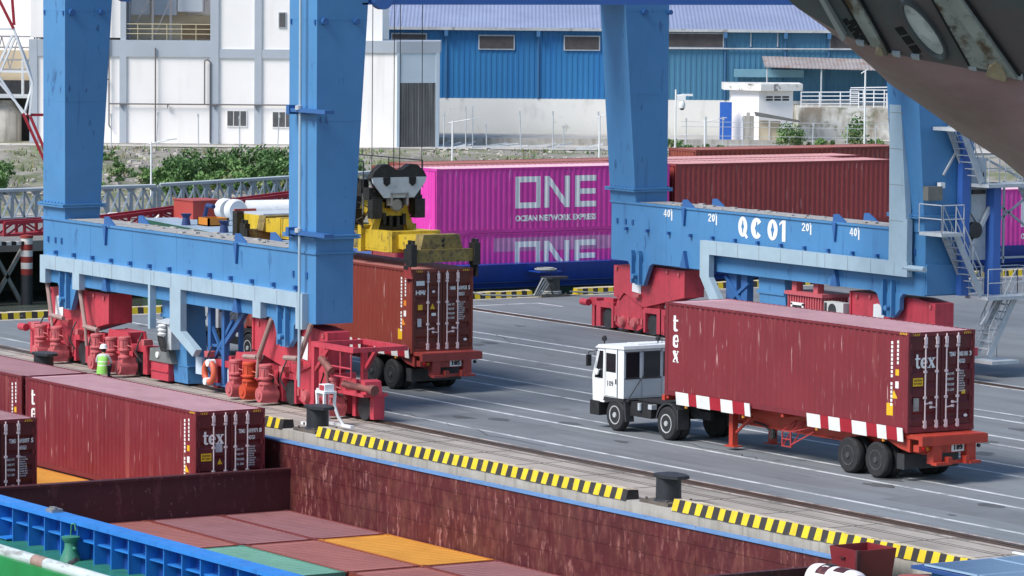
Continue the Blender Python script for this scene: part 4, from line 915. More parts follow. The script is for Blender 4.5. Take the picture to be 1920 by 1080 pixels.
# ================================================================ SPREADER
M['sheave_w'] = paint('sheave_plate_white', (.52, .57, .60), .5, .15, 2, fleck=(.10, .09, .08), fa=.8, fs=3.5, fth=(.60, .68))
SP = thing('container_spreader', 'yellow telescopic container spreader with black headblock hanging over the brown red container', 'spreader', (-128.26, 74.0, 4.27), -.010)
k = dict(local=True)
b = MB()
b.box(-4.2, 4.2, -.95, -.62, .50, 1.16); b.box(-4.2, 4.2, .62, .95, .50, 1.16); b.box(-4.2, 4.2, -.95, .95, .44, .52); b.box(-4.25, -3.9, -.98, .98, .46, 1.18); b.box(3.9, 4.25, -.98, .98, .46, 1.18)
for x in (-2.2, 2.2): b.box(x-.12, x+.12, -1.12, 1.12, .38, 1.30)
b.build('main_frame', M['yellow'], SP, **k)
b = MB(); b.box(1.8, 2.1, -1.13, -.96, .5, 1.1); b.box(-.6, 1.8, -.99, -.952, .52, 1.12); b.build('worn_plate', M['yellow_dirty'], SP, **k)
for s in (-1, 1):
    b = MB(); b.box(min(s*4.2, s*5.9), max(s*4.2, s*5.9), -.72, .72, .58, 1.08); b.build('telescopic_arm', M['yellow'], SP, **k)
    b = MB(); b.prism([(-.85, .62), (.85, .62), (.72, 1.16), (-.72, 1.16)], min(s*5.5, s*6.0), max(s*5.5, s*6.0), 'x'); e = b.build('arm_end_plate', M['yellow_dirty'], SP, **k)
    b = MB()
    for z in (.78, .96): b.tube((s*6.0, .05, z), (s*6.015, .05, z), .055, 10)
    b.build('end_hole', M['black'], e, **k)
    b = MB(); b.box(min(s*5.85, s*6.15), max(s*5.85, s*6.15), -1.22, 1.22, .22, .66); b.build('end_beam', M['yellow_dirty'], SP, **k)
    for y in (-1, 1):
        b = MB(); b.box(s*6.1-.2, s*6.1+.2, y*1.27-.11, y*1.27+.11, .10, .86); b.tube((s*6.1-.12, y*1.27, .86), (s*6.1-.12, y*1.27, 1.0), .07, 8); b.tube((s*6.1+.12, y*1.27, .86), (s*6.1+.12, y*1.27, 1.0), .07, 8); b.box(s*5.9-.16, s*5.9+.16, y*1.33-.04, y*1.33+.04, .0, .7)
        b.build('corner_housing', M['grease'], SP, **k)
        b = MB(); b.hexa([(s*6.0-.3, y*1.30-.02, -.32), (s*6.0+.25, y*1.30-.02, -.32), (s*6.0+.25, y*1.30+.02, -.32), (s*6.0-.3, y*1.30+.02, -.32), (s*6.0-.16, y*1.36-.02, .2), (s*6.0+.16, y*1.36-.02, .2), (s*6.0+.16, y*1.36+.02, .2), (s*6.0-.16, y*1.36+.02, .2)])
        b.build('flipper', paint('flipper_red', (.34, .05, .05), .5, .2, 3) if (s > 0 and y < 0) else M['grease'], SP, **k)
b = MB()
for y in (-.6, .6):
    b.prism([(.9, 1.1), (1.35, 1.75), (1.6, 2.15), (2.1, 2.15), (2.5, 1.1), (2.2, 1.1), (1.95, 1.6), (1.6, 1.6), (1.25, 1.1)], y-.07, y+.07)
    b.prism([(-.9, 1.1), (-1.35, 1.75), (-1.6, 2.15), (-2.1, 2.15), (-2.5, 1.1), (-2.2, 1.1), (-1.95, 1.6), (-1.6, 1.6), (-1.25, 1.1)], y-.07, y+.07)
b.prism([(-.92, 1.1), (-.60, 1.1), (-.45, 1.62), (.45, 1.62), (.60, 1.1), (.92, 1.1), (.62, 1.75), (.55, 2.12), (-.55, 2.12), (-.62, 1.75)], 2.5, 2.62, 'x')
b.pieces('headblock_bracket', M['yellow'], SP, **k)
b = MB(); b.box(-2.4, 2.5, -.55, .55, 1.75, 2.25); b.box(2.3, 2.75, -1.05, 1.05, 2.2, 2.62); b.box(-2.75, -2.3, -1.05, 1.05, 2.2, 2.62); b.box(-2.4, 2.45, -.75, .75, 2.2, 2.45)
b.box(2.55, 2.75, -.35, .35, 1.9, 2.4); b.box(-.5, 1.9, -1.25, -.8, 1.3, 1.85); b.box(.2, 2.2, -1.05, -.75, 2.3, 2.9); b.box(2.62, 2.85, -.95, -.62, 1.55, 2.3); b.box(2.62, 2.85, .66, 1.05, 1.65, 2.35); b.box(2.3, 2.5, -.5, .5, 1.1, 1.7)
for i in range(14): x = random.uniform(-1.5, 2.4); y = random.uniform(-1.2, -.7); z = random.uniform(1.2, 2.8); s_ = random.uniform(.06, .18); b.box(x, x+s_*1.6, y, y+s_, z, z+s_*1.3)
for i in range(46):
    x = random.uniform(-2.2, 2.3); y = random.uniform(-1.3, -.62); z = random.uniform(1.15, 3.0); s_ = random.uniform(.04, .14); b.box(x, x+s_*random.uniform(.6, 3), y, y+s_, z, z+s_*random.uniform(.6, 2.2))
for i in range(16):
    p_ = Vector((random.uniform(-2, 2.6), random.uniform(-1.25, -.7), random.uniform(1.1, 2.2))); b.path([tuple(p_), tuple(p_+Vector((random.uniform(-.4, .4), random.uniform(-.2, .1), random.uniform(.2, .5)))), tuple(p_+Vector((random.uniform(-.7, .7), random.uniform(-.1, .2), random.uniform(.5, 1.0))))], .022, 5)
for y in (-.45, -.2, .1, .35): b.box(2.5, 2.72, y, y+.12, 1.2+abs(y)*.3, 1.55+abs(y)*.4)
b.path([(1.2, -1.1, 1.2), (1.6, -1.2, 2.0), (1.2, -1.0, 2.6)], .04, 6); b.path([(2.3, -1.05, 1.2), (2.5, -1.15, 1.7), (2.2, -1.0, 2.4)], .03, 6)
b.build('headblock', M['grease'], SP, **k)
b = MB(); b.lathe([(.02, .02), (.24, .04), (.26, .1), (.2, .16)], (2.74, 0, 2.02), 'x', 14); b.box(.4, 1.7, -1.30, -1.24, 2.35, 2.55); b.box(.1, 1.2, -1.34, -1.26, 1.75, 1.9); b.build('headblock_fitting', M['steel'], SP, **k)
for s in (-1, 1):
    xa, xb = sorted((s*2.98, s*3.06))
    b = MB(); b.prism([(-1.10, 3.0), (1.10, 3.0), (1.04, 2.80), (.60, 2.28), (-.60, 2.28), (-1.04, 2.80)], xa, xb, 'x'); b.build('sheave_plate', M['sheave_w'], SP, **k)
    xa, xb = sorted((s*2.72, s*3.05))
    b = MB(); b.prism([(-1.12, 2.98), (1.12, 2.98), (1.0, 3.20), (.72, 3.44), (.45, 3.46), (.12, 3.26), (-.12, 3.26), (-.45, 3.46), (-.72, 3.44), (-1.0, 3.20)], xa, xb, 'x'); b.build('sheave_hood', M['grease'], SP, **k)
    for y in (-.55, .55): MB().lathe([(.08, -.10), (.44, -.10), (.40, -.04), (.40, .04), (.44, .10), (.08, .10)], (s*2.85, y, 2.92), 'x', 24).build('sheave', M['grease'], SP, **k)
    for y in (-.52, .52):
        xa, xb = sorted((s*3.06, s*3.09)); b = MB(); b.prism([(y-.14, 3.0), (y+.14, 3.0), (y+.13, 2.78), (y, 2.68), (y-.13, 2.78)], xa, xb, 'x'); b.build('pin_slot', M['black'], SP, **k)
b = MB(); b.box(2.75, 3.1, -.35, -.28, 2.0, 2.45); b.box(2.75, 3.1, .28, .35, 2.0, 2.45); b.box(3.05, 3.1, -.35, .35, 2.38, 2.45); b.build('head_bracket', M['steel'], SP, **k)
for y in (-.85, .88): MB().box(2.65, 3.0, y-.2, y+.2, 1.55, 2.22).build('lock_box', M['grease'], SP, **k)
b = MB()
for y in (-1.2, 1.2):
    b.path([(-2.2, y, 3.55), (2.6, y, 3.55), (2.6, y, 2.6)], .025, 6); b.tube((.2, y, 2.6), (.2, y, 3.55), .025, 6)
b.path([(2.2, -1.4, 3.2), (1.5, -1.5, 4.2), (.9, -1.4, 4.25)], .04, 6); b.path([(.9, -1.4, 3.6), (2.0, -1.45, 3.95), (1.2, -1.4, 3.2)], .03, 6); b.box(.4, 1.5, -1.5, -1.2, 3.95, 4.05)
b.build('guard_rail', M['dark'], SP, **k)
for s in (-1, 1):
    for y in (-1.0, -.12, .12, 1.02):
        MB().tube((s*2.85, y, 3.1), (s*2.85, y*(.97), 24), .016, 6).build('hoist_rope', M['black'], SP, **k)
# ================================================================ BARGE
M['coam_in'] = paint('coaming_maroon', (.088, .016, .020), .5, .25, .35, streak=(.19, .06, .05), sa=.55, ss=3.6, sth=(.48, .62), scr=(.38, .17, .15), sca=.85, scs=6.5, scth=(.58, .68), scst=(1, 1, .30), fleck=(.12, .045, .03), fa=.5, fs=.9, fth=(.50, .66), stretch=(1, 1, .40), bump=.25, bs=6)
M['bulk'] = paint('bulkhead_maroon', (.06, .014, .019), .6, .2, .6, scr=(.26, .13, .12), sca=.7, scs=7, scth=(.64, .70), scst=(1, 1, .5), streak=(.17, .06, .06), sa=.6, ss=3, sth=(.56, .74), fleck=(.26, .13, .12), fa=.7, fs=2.6, fth=(.66, .72), stretch=(1, 1, .3))
M['b_blue'] = paint('barge_blue', (.025, .20, .60), .45, .12, 1.2, streak=(.02, .09, .32), sa=.5, ss=3, fleck=(.08, .10, .12), fa=.6, fs=4, fth=(.70, .74))
M['b_lblue'] = paint('barge_light_blue', (.13, .27, .52), .5, .12, 1, fleck=(.42, .36, .30), fa=.7, fs=1.6, fth=(.58, .68))
M['deck_green'] = paint('deck_green', (.035, .20, .135), .35, .2, .8, fleck=(.02, .10, .07), fa=.6, fs=1.5, fth=(.55, .68))
M['hull_green'] = paint('hull_green', (.010, .22, .055), .4, .2, .6, streak=(.01, .15, .04), sa=.5, ss=2)
BG_ = thing('container_barge', 'river container barge with maroon hold, blue coaming and green side deck', 'barge', (-110, 55, -3.2))
b = MB().box(-150, -84, 62.8, 63.0, -5.2, -.22)
for x in [-112.4+i*2.42 for i in range(12)]: b.box(x-.006, x+.006, 62.794, 62.8, -2.4, -.12)
for z in (-.62, -1.15, -1.72): b.box(-150, -84, 62.785, 62.8, z, z+.02)
b.build('hold_wall', M['coam_in'], BG_)
MB().box(-150, -84, 62.75, 63.04, -.22, -.17).build('coaming_top', M['b_lblue'], BG_)
b = MB().box(-113.15, -112.9, 49.2, 62.8, -5.2, -1.08); b.box(-113.2, -112.86, 49.2, 62.8, -1.08, -1.0); b.build('bulkhead', M['bulk'], BG_)
MB().box(-84.2, -84.0, 49.2, 62.8, -5.2, -.3).build('stern_bulkhead', M['bulk'], BG_)
MB().box(-150, -84, 48, 63.1, -5.6, -5.2).build('hold_floor', M['bulk'], BG_)
YC = 48.95
b = MB().box(-150, -70, YC, YC+.12, -5.2, -.16); b.build('coaming_plate', paint('coaming_deep_blue', (.012, .075, .34), .5, .15, 1, streak=(.01, .03, .14), sa=.6, ss=3), BG_)
MB().box(-150, -70, YC-.42, YC+.14, -.16, -.05).build('coaming_flange', M['b_blue'], BG_)
b = MB(); b.box(-150, -70, YC-.26, YC, -.60, -.56)
x = -134.0
i = 0
while x < -78:
    b.box(x-.018, x+.018, YC-.36, YC, -1.1, -.16)
    for k in range(4): b.box(x+.32, x+.86, YC-.05, YC-.02, -.52+k*.085, -.50+k*.085)
    x += 1.0; i += 1
b.box(-103.7, -103.1, YC-.5, YC, -1.06, -1.03); b.build('coaming_stiffener', M['b_blue'], BG_)
b = MB(); b.box(-150, -70, 47.2, YC, -1.16, -1.1); b.build('side_deck', M['deck_green'], BG_)
b = MB().box(-150, -60, 47.05, 47.2, -3.8, -1.1); b.box(-150, -60, 63.08, 63.3, -3.8, -1.2); b.box(-84, -60, 47.05, 63.3, -1.3, -1.16); b.build('hull', M['hull_green'], BG_)
pipe = paint('fender_pipe', (.50, .56, .56), .5, .15, .8, streak=(.18, .17, .16), sa=.8, ss=3, sth=(.55, .7), fleck=(.24, .16, .12), fa=.8, fs=2, fth=(.62, .68), stretch=(.25, 1, 1))
MB().tube((-150, 47.32, -1.02), (-60, 47.32, -1.02), .165, 14).build('fender_pipe', pipe, BG_, smooth=True)
MB().tube((-98.9, 47.32, -1.02), (-98.2, 47.32, -1.02), .17, 14).build('pipe_patch', paint('pipe_rust', (.30, .20, .17), .8, .3, 3), BG_, smooth=True)
b = MB().lathe([(.30, -1.1), (.26, -1.0), (.17, -.78), (.16, -.62), (.24, -.52), (.25, -.46), (.05, -.44)], (-99.0, 48.4, 0), 'z', 18); b.tube((-99.3, 48.4, -.75), (-98.7, 48.4, -.75), .04, 8); b.path([(-99.2, 48.5, -.46), (-99.15, 48.5, -.15), (-98.95, 48.5, -.12), (-98.9, 48.5, -.3)], .025, 6)
b.build('deck_vent', paint('vent_green', (.05, .22, .15), .5, .15, 3), BG_, smooth=True)
b = MB().box(-101.1, -100.7, 48.68, 49.0, -.05, .04); b.tube((-100.95, 48.8, .0), (-100.95, 48.8, .09), .08, 10); b.tube((-100.8, 48.8, .0), (-100.8, 48.8, .09), .08, 10); b.build('coaming_roller', M['steel'], BG_)
b = MB(); b.tube((-97.0, 47.4, -.85), (-96.6, 47.4, -.7), .07, 8); b.build('cleat', M['dark'], BG_)
# stern house with solar roof, bin, liferaft, vent
HS = thing('deckhouse', 'blue barge deckhouse with solar panels on its roof beside the mushroom vent', 'deckhouse', (-73, 60, -1.16))
MB().box(-76.3, -66, 59.6, 63.3, -1.16, .80).build('wall', paint('house_blue', (.03, .12, .38), .5, .1), HS)
b = MB().box(-76.7, -66, 59.3, 63.55, .80, .88); b.build('roof', paint('roof_dark_blue', (.03, .07, .24), .4, .15), HS)
for i in range(5):
    for j in range(2):
        xa, ya = -76.35+i*2.04, 59.42+j*2.03
        f = MB(); f.box(xa, xa+1.98, ya, ya+1.98, .90, .94); pf = f.build('solar_panel', paint('panel_frame', (.45, .62, .76), .35, .05, metal=.4) if (i, j) == (0, 0) else bpy.data.materials['panel_frame'], HS)
        f = MB()
        for u in range(2): f.box(xa+.05+u*.96, xa+.97+u*.96, ya+.05, ya+1.93, .94, .944)
        f.build('solar_cells', glass('solar_cells', (.07, .13, .24), .28) if (i, j) == (0, 0) else bpy.data.materials['solar_cells'], pf)
b = MB()
for x in (-76.5, -74.5): b.tube((x, 62.6, .88), (x, 62.6, 1.02), .05, 8); b.box(x-.3, x+.3, 62.4, 62.5, .93, .97)
b.build('roof_cleat', M['white'], HS)
b = MB()
tx = [(-83.35, 61.85), (-82.15, 61.85), (-82.15, 63.05), (-83.35, 63.05)]; bx_ = [(-83.2, 61.98), (-82.35, 61.98), (-82.35, 62.95), (-83.2, 62.95)]
for i in range(4):
    j = (i+1) % 4; A, B_, C_, D_ = tx[i], tx[j], bx_[i], bx_[j]
    cx, cy = -82.75, 62.45
    inn = lambda p: (p[0]+(cx-p[0])*.05, p[1]+(cy-p[1])*.05)
    b.hexa([(*C_, -1.0), (*D_, -1.0), (*inn(D_), -1.0), (*inn(C_), -1.0), (*A, .34), (*B_, .34), (*inn(B_), .34), (*inn(A), .34)])
b.box(-83.2, -82.35, 61.98, 62.95, -1.05, -1.0); bn_ = b.build('refuse_bin', paint('bin_maroon', (.20, .022, .03), .45, .1, 1), None, origin=(-82.75, 62.45, -1.05))
tag(bn_, 'dark red open topped steel bin at the barge end beside the striped kerb', 'bin')
b = MB(); b.box(-82.9, -82.7, 61.82, 61.86, .08, .12); b.box(-82.2, -82.12, 61.80, 61.9, -.9, .36); b.build('bin_handle', M['bulk'], bn_)
lr = MB().lathe([(.02, -.95), (.30, -.93), (.38, -.82), (.40, -.6), (.40, .6), (.38, .82), (.30, .93), (.02, .95)], (-81.9, 61.0, -.35), 'x', 26).build('liferaft_canister', paint('canister_white', (.74, .70, .71), .4, .08, 2, streak=(.4, .3, .3), sa=.4, ss=3), None, smooth=True, origin=(-81.9, 61.0, -.75))
tag(lr, 'white liferaft drum with maroon lettered bands beside the dark red bin', 'liferaft')
b = MB(); 
for x0, x1, a0, a1 in ((-82.35, -81.95, .18*PI, .55*PI), (-81.75, -81.3, .30*PI, .72*PI)):
    n = 8
    for i in range(n):
        t0, t1 = a0+(a1-a0)*i/n, a0+(a1-a0)*(i+1)/n
        P = lambda x, t: (x, 61.0-.404*math.cos(t), -.35+.404*math.sin(t)); b.add([P(x0, t0), P(x1, t0), P(x1, t1), P(x0, t1)], [(0, 1, 2, 3)])
b.build('maroon_band', M['bulk'], lr)
b = MB(); PW = lambda x, y, d: (x, 61.0-.407*math.cos(y), -.35+.407*math.sin(y))
for s, x0, x1, a0, a1 in (('ARI', -81.7, -81.35, .52*PI, .66*PI), ('JE', -82.28, -82.05, .36*PI, .46*PI)): decal(b, fit(text_tris(s, 1, .05), x0, a0, x1, a1), PW)
b.build('lettering', M['letter'], lr)
b = MB()
for x in (-82.5, -81.3): b.box(x-.06, x+.06, 60.6, 61.4, -1.16, -.6)
b.box(-82.25, -82.0, 60.9, 61.1, .03, .07); b.build('cradle', M['dark'], lr)
vt = MB().lathe([(.16, -1.16), (.16, .18), (.40, .20), (.42, .26), (.40, .32), (.05, .36)], (-78.5, 60.8, -.05), 'z', 22).build('mushroom_vent', paint('vent_brown', (.30, .07, .055), .5, .15, 2), None, smooth=True, origin=(-78.5, 60.8, -1.16))
tag(vt, 'rust brown mushroom vent between the liferaft drum and the solar roof', 'vent')
tp = MB(); n = 14
for i in range(n+1):
    for j in range(n+1):
        x = -80.9+i*.13; y = 60.0+j*.1; tp.v.append((x, y, -.28+.30*math.sin(PI*j/n)*math.sin(PI*min(1, (i+2)/n))+random.uniform(-.025, .025)))
for i in range(n):
    for j in range(n): a = i*(n+1)+j; tp.f.append((a, a+1, a+n+2, a+n+1)); tp.m.append(0)
tarp = tp.build('tarpaulin', paint('faded_pink_canvas', (.55, .36, .35), .8, .15, 2), None, smooth=True, origin=(-80, 60.6, -1.1)); tag(tarp, 'faded pink canvas heaped in front of the mushroom vent', 'tarpaulin')
sm = tarp.modifiers.new('thick', 'SOLIDIFY'); sm.thickness = .03
MB().box(-80.9, -79.1, 60.05, 61.3, -1.16, -.32).build('covered_crate', M['dark'], tarp)
ty = MB().torus((-79.6, 62.0, -.1), .45, .13, 'z').build('fender_tyre', M['black'], None, smooth=True, origin=(-79.6, 62.0, -.23)); tag(ty, 'black rubber tyre fender lying behind the mushroom vent', 'tyre')
MB().box(-80.3, -78.9, 61.45, 62.45, -1.16, -.24).build('locker', M['bulk'], ty)
# ================================================================ FEEDER VESSEL
FV = thing('feeder_vessel', 'blue hulled feeder vessel carrying magenta and dark red containers', 'ship', (-160, 110, -3.2))
hb = paint('feeder_blue', (.010, .052, .30), .4, .15, .5, streak=(.01, .03, .16), sa=.5, ss=2.5)
b = MB(); b.hexa([(-156.6, 86, .22), (-155.9, 160, .22), (-168, 160, .22), (-168, 86, .22), (-156.3, 86, 1.34), (-155.6, 160, 1.34), (-168, 160, 1.34), (-168, 86, 1.34)])
b.box(-166.2, -152.45, 83.9, 150, 1.66, 1.72) if False else None
b.build('bulwark', hb, FV)
b = MB(); b.hexa([(-156.9, 86.4, -3.6), (-156.3, 160, -3.6), (-168, 160, -3.6), (-168, 86.4, -3.6), (-156.6, 86, .22), (-155.9, 160, .22), (-168, 160, .22), (-168, 86, .22)]); b.build('hull', paint('feeder_boot', (.015, .06, .05), .5, .2, 1), FV)
b = MB(); b.tube((-156.5, 86, .28), (-155.8, 160, .28), .05, 8); b.tube((-156.45, 86, .52), (-155.75, 160, .52), .035, 8); b.build('rubbing_strake', paint('strake_navy', (.01, .03, .12), .5, .1), FV)
b = MB()
MB().box(-156.35, -155.25, 99.0, 100.2, .98, 1.04).build('rope_shelf', hb, FV)
for y in (93.7, 94.3): b.tube((-156.2, y+1.5, .1), (-156.2, y+1.5, .75), .14, 12)
b.build('mooring_bitt', hb, FV)
# ================================================================ SHIP BOW (upper right)
SB = thing('ship_bow', 'dark flared ship bow with rust stained strakes and an oval fairlead', 'ship', BP(6, 62, -3.25), BROT)
def L3(a, d, z): return Vector((a-6, d-62, z+3.25))
E_ = [(3.2, 66.8, 16.9), (4.39, 66.5, 14.97), (4.76, 66.3, 14.38), (5.3, 66, 13.75), (5.88, 65.7, 13.13), (6.44, 65.4, 12.73), (6.99, 65, 12.33), (7.62, 64.6, 11.93), (7.94, 64.4, 11.66), (8.72, 64, 11.07), (10.11, 63.3, 10.22), (14, 62.5, 7.0), (20, 62, -3)]
K_ = [(3.0, 61.2, 15.3), (4.2, 61.7, 14.3), (4.55, 61.8, 14.10), (4.87, 61.88, 13.93), (5.3, 61.95, 13.74), (5.64, 61.96, 13.64), (6.03, 61.93, 13.55), (6.79, 61.82, 13.42), (7.25, 61.78, 13.32), (7.58, 61.74, 13.25), (9.0, 61.55, 13.0), (14, 61.0, 12.4), (20, 60.5, 11.8)]
K_ = [(a, 62-1.2*(z-13.5)-.35*(a-6), z) for a, d, z in K_]
T_ = [(a-1.0, 62-1.2*(z+1.75-13.5)-.35*(a-1.0-6), z+1.75) for a, d, z in K_]
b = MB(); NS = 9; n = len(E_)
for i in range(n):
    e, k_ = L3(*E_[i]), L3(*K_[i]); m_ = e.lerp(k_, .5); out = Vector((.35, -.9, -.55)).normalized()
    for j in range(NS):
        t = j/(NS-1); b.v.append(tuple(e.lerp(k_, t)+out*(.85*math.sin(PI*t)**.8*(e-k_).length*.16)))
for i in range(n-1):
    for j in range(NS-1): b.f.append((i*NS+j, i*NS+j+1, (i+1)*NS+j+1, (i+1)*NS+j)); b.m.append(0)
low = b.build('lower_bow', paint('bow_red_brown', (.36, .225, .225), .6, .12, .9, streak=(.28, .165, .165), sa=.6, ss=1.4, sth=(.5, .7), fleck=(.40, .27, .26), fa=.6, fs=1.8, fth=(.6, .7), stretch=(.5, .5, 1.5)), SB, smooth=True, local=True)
b = MB()
for i in range(n): b.v += [tuple(L3(*K_[i])), tuple(L3(*T_[i])), tuple(L3(T_[i][0]+1, T_[i][1]+9, T_[i][2])), tuple(L3(E_[i][0]+1, E_[i][1]+5, E_[i][2]+.2)), tuple(L3(*E_[i]))]
for i in range(n-1):
    for j in range(4): b.f.append((i*5+j, i*5+j+1, (i+1)*5+j+1, (i+1)*5+j)); b.m.append(0)
b.f.append((0, 1, 2, 3, 4)); b.m.append(0); b.f.append(tuple((n-1)*5+j for j in (4, 3, 2, 1, 0))); b.m.append(0)
b.build('upper_bow', paint('bow_grey_green', (.125, .138, .138), .5, .2, .8, streak=(.16, .115, .12), sa=.7, ss=1.2, sth=(.45, .6), fleck=(.19, .17, .15), fa=.5, fs=3, fth=(.64, .72), stretch=(1, 1, 1)), SB, local=True)
# points on the upper plane: d = 62-1.2(z-13.5)-.35(a-6)
nrm = Vector((-.35, -1, -1.2)).normalized()
def U(a, z, h=0.): return L3(a, 62-1.2*(z-13.5)-.35*(a-6), z)+nrm*h*(-1 if nrm.y > 0 else 1)
def slab(poly, h0, h1, name, m, par=SB):
    q = MB(); nn = len(poly); q.v = [tuple(U(a, z, h0)) for a, z in poly]+[tuple(U(a, z, h1)) for a, z in poly]
    q.f = [tuple(range(nn)), tuple(range(2*nn-1, nn-1, -1))]+[(i, nn+i, nn+(i+1) % nn, (i+1) % nn) for i in range(nn)]; q.m = [0]*len(q.f)
    return q.build(name, m, par, local=True)
stk = paint('strake_pale_rusty', (.36, .38, .35), .6, .2, 1.5, streak=(.10, .055, .02), sa=.9, ss=2.2, sth=(.50, .62), fleck=(.06, .05, .04), fa=.8, fs=3.5, fth=(.58, .66), stretch=(1, 1, .5))
def ext(p, q, t): return (p[0]+(q[0]-p[0])*t, p[1]+(q[1]-p[1])*t)
for (p0, p1), (q0, q1) in ((((4.84, 14.45), (5.28, 13.80)), ((5.10, 14.45), (5.60, 13.68))), (((6.12, 14.45), (6.76, 13.50)), ((6.60, 14.45), (7.50, 13.36)))):
    slab([ext(p1, p0, 2.2), p1, q1, ext(q1, q0, 2.2)], .0, .05, 'strake', stk)
    md = lambda f, p, q: (p[0]+(q[0]-p[0])*f, p[1]+(q[1]-p[1])*f)
    a0, a1 = md(.55, p0, q0), md(.62, p1, q1)
    slab([ext(a1, a0, 2.2), a1, md(.98, p1, q1), ext(md(.98, p1, q1), md(.98, p0, q0), 2.2)], .05, .12, 'strake_flange', stk)
    c = md(.55, p1, q1); w_ = (q1[0]-p1[0])
    slab([(c[0]-.05*w_, c[1]+.30*w_), (c[0]-.16*w_, c[1]+.16*w_), (c[0]-.18*w_, c[1]+.02*w_), (c[0]+.2*w_, c[1]-.10*w_), (c[0]+.22*w_, c[1]+.0*w_), (c[0]+.10*w_, c[1]+.2*w_)], .05, .16, 'end_bracket', paint('bracket_cream', (.42, .34, .22), .6, .25, 3, streak=(.22, .09, .03), sa=.8, ss=4))
    for (pa, pb) in ((p0, p1), (q0, q1)): slab([ext(pb, pa, 2.2), pb, (pb[0]+.025, pb[1]+.01), ext((pb[0]+.025, pb[1]+.01), (pa[0]+.025, pa[1]+.01), 2.2)], .03, .06, 'strake_seam', M['black'])
for a, z in ((5.16, 13.82), (5.70, 13.66), (6.82, 13.47), (7.5, 13.34), (5.98, 13.62)): slab([(a-.07, z+.03), (a-.04, z-.02), (a+.07, z-.04), (a+.05, z+.02)], .01, .06, 'weld_pad', M['galv'])
# oval fairlead
cx, cz, ax_, bx2, th = 6.045, 14.03, .50, .125, math.atan2(-.85, .72)
def ov(k, m_=26): return [(cx+ax_*k*math.cos(t)*math.cos(th)-bx2*k*math.sin(t)*math.sin(th), cz+ax_*k*math.cos(t)*math.sin(th)+bx2*k*math.sin(t)*math.cos(th)) for t in [2*PI*i/m_ for i in range(m_)]]
q = MB(); prof = ((1.20, .0), (1.15, .08), (1.05, .09), (.98, .05), (.93, .015)); m_ = 26
for k_, h in prof: q.v += [tuple(U(a, z, h)) for a, z in ov(k_)]
for r_ in range(len(prof)-1):
    for i in range(m_): q.f.append((r_*m_+i, r_*m_+(i+1) % m_, (r_+1)*m_+(i+1) % m_, (r_+1)*m_+i)); q.m.append(0)
q.build('fairlead_ring', paint('fairlead_dark', (.10, .11, .115), .35, .1, 3), SB, smooth=True, local=True)
slab(ov(.97), .006, .03, 'fairlead_liner', paint('fairlead_liner', (.66, .70, .70), .5, .15, 2, streak=(.2, .2, .2), sa=.5, ss=4))
for (a0, z0, a1, z1) in ((5.62, 14.03, 5.97, 13.62), (4.86, 14.14, 5.10, 13.84), (4.95, 14.12, 5.2, 13.80)):
    for i in range(3):
        t0, t1 = i/3+.02, (i+1)/3-.05; w_ = .10 if a0 > 5.5 else .055
        p, q_ = ext((a0, z0), (a1, z1), t0), ext((a0, z0), (a1, z1), t1); slab([p, q_, (q_[0]+w_, q_[1]+.03), (p[0]+w_, p[1]+.03)], .002, .012, 'draught_mark', M['black'])
slab([(4.30, 14.85), (4.42, 14.75), (4.95, 13.95), (4.90, 13.90)], .02, .12, 'edge_plate', paint('edge_plate_grey', (.42, .43, .42), .5, .1))
# ================================================================ BACKGROUND (facades face the port)
def bthing(name, label, cat, a, d, z=1.2, group=None): return thing(name, label, cat, BP(a, d, z), BROT, group)
K = dict(local=True)
M['wall_w'] = paint('rendered_wall_white', (.90, .865, .85), .8, .04, .25, streak=(.60, .57, .54), sa=.45, ss=.8, sth=(.56, .75))
M['wall_g'] = paint('band_blue_grey', (.42, .46, .52), .8, .06, .4)
M['wall_be'] = paint('wall_beige', (.55, .46, .33), .8, .08, .5)
M['shutter'] = paint('window_grey', (.10, .10, .105), .5, .2, 2)
M['pipe_d'] = paint('pipe_dark_grey', (.14, .13, .14), .6, .1)
# --- white factory building ------------------------------------------------
a0, d0 = -25, 300
W = bthing('factory_building', 'large white industrial building with blue grey bands and dark drainpipes', 'building', a0, d0, 1.2)
X = lambda a: a-a0
b = MB(); b.box(X(-34.9), X(-21.9), 0, 16, 0, 7.1); b.box(X(-21.4), X(-9.5), 0, 16, 0, 16); b.box(X(-34.9), X(-21.9), 4.2, 16, 7.1, 16); b.box(X(-34.9), X(-28.4), .0, 4.2, 7.7, 16)
b.build('wall', M['wall_w'], W, **K)
b = MB(); b.box(X(-35), X(-21.4), -.12, .0, 6.35, 7.55); b.box(X(-21.9), X(-21.3), -.16, 0, 0, 16); b.box(X(-21.3), X(-9.5), -.12, 0, 6.3, 6.95); b.box(X(-18.72), X(-18.2), -.14, 0, 0, 16); b.box(X(-28.45), X(-27.95), -.14, 0, 0, 6.35); b.box(X(-34.95), X(-34.4), -.14, 0, 0, 7.5); b.box(X(-28.4), X(-28.0), 0, 4.2, 7.55, 16)
b.box(X(-34.9), X(-21.4), -.1, 4.2, 7.1, 7.25); b.build('facade_band', M['wall_g'], W, **K)
b = MB(); b.box(X(-34.9), X(-9.5), -.3, 0, -.05, .12); b.build('plinth', M['concrete'], W, **K)
b = MB(); b.box(X(-28), X(-21.9), 4.0, 4.18, 7.55, 9.3); b.box(X(-26.6), X(-24), 3.9, 4.15, 9.3, 12); b.build('rear_panel', M['wall_be'], W, **K)
b = MB(); b.box(X(-24.2), X(-22.0), 3.7, 4.0, 7.6, 8.6)
for z in (7.75, 8.0, 8.25): b.box(X(-24.2), X(-22.0), 3.68, 3.7, z, z+.04)
b.build('roller_shutter', paint('shutter_brown', (.22, .15, .09), .6, .15, 1), W, **K)
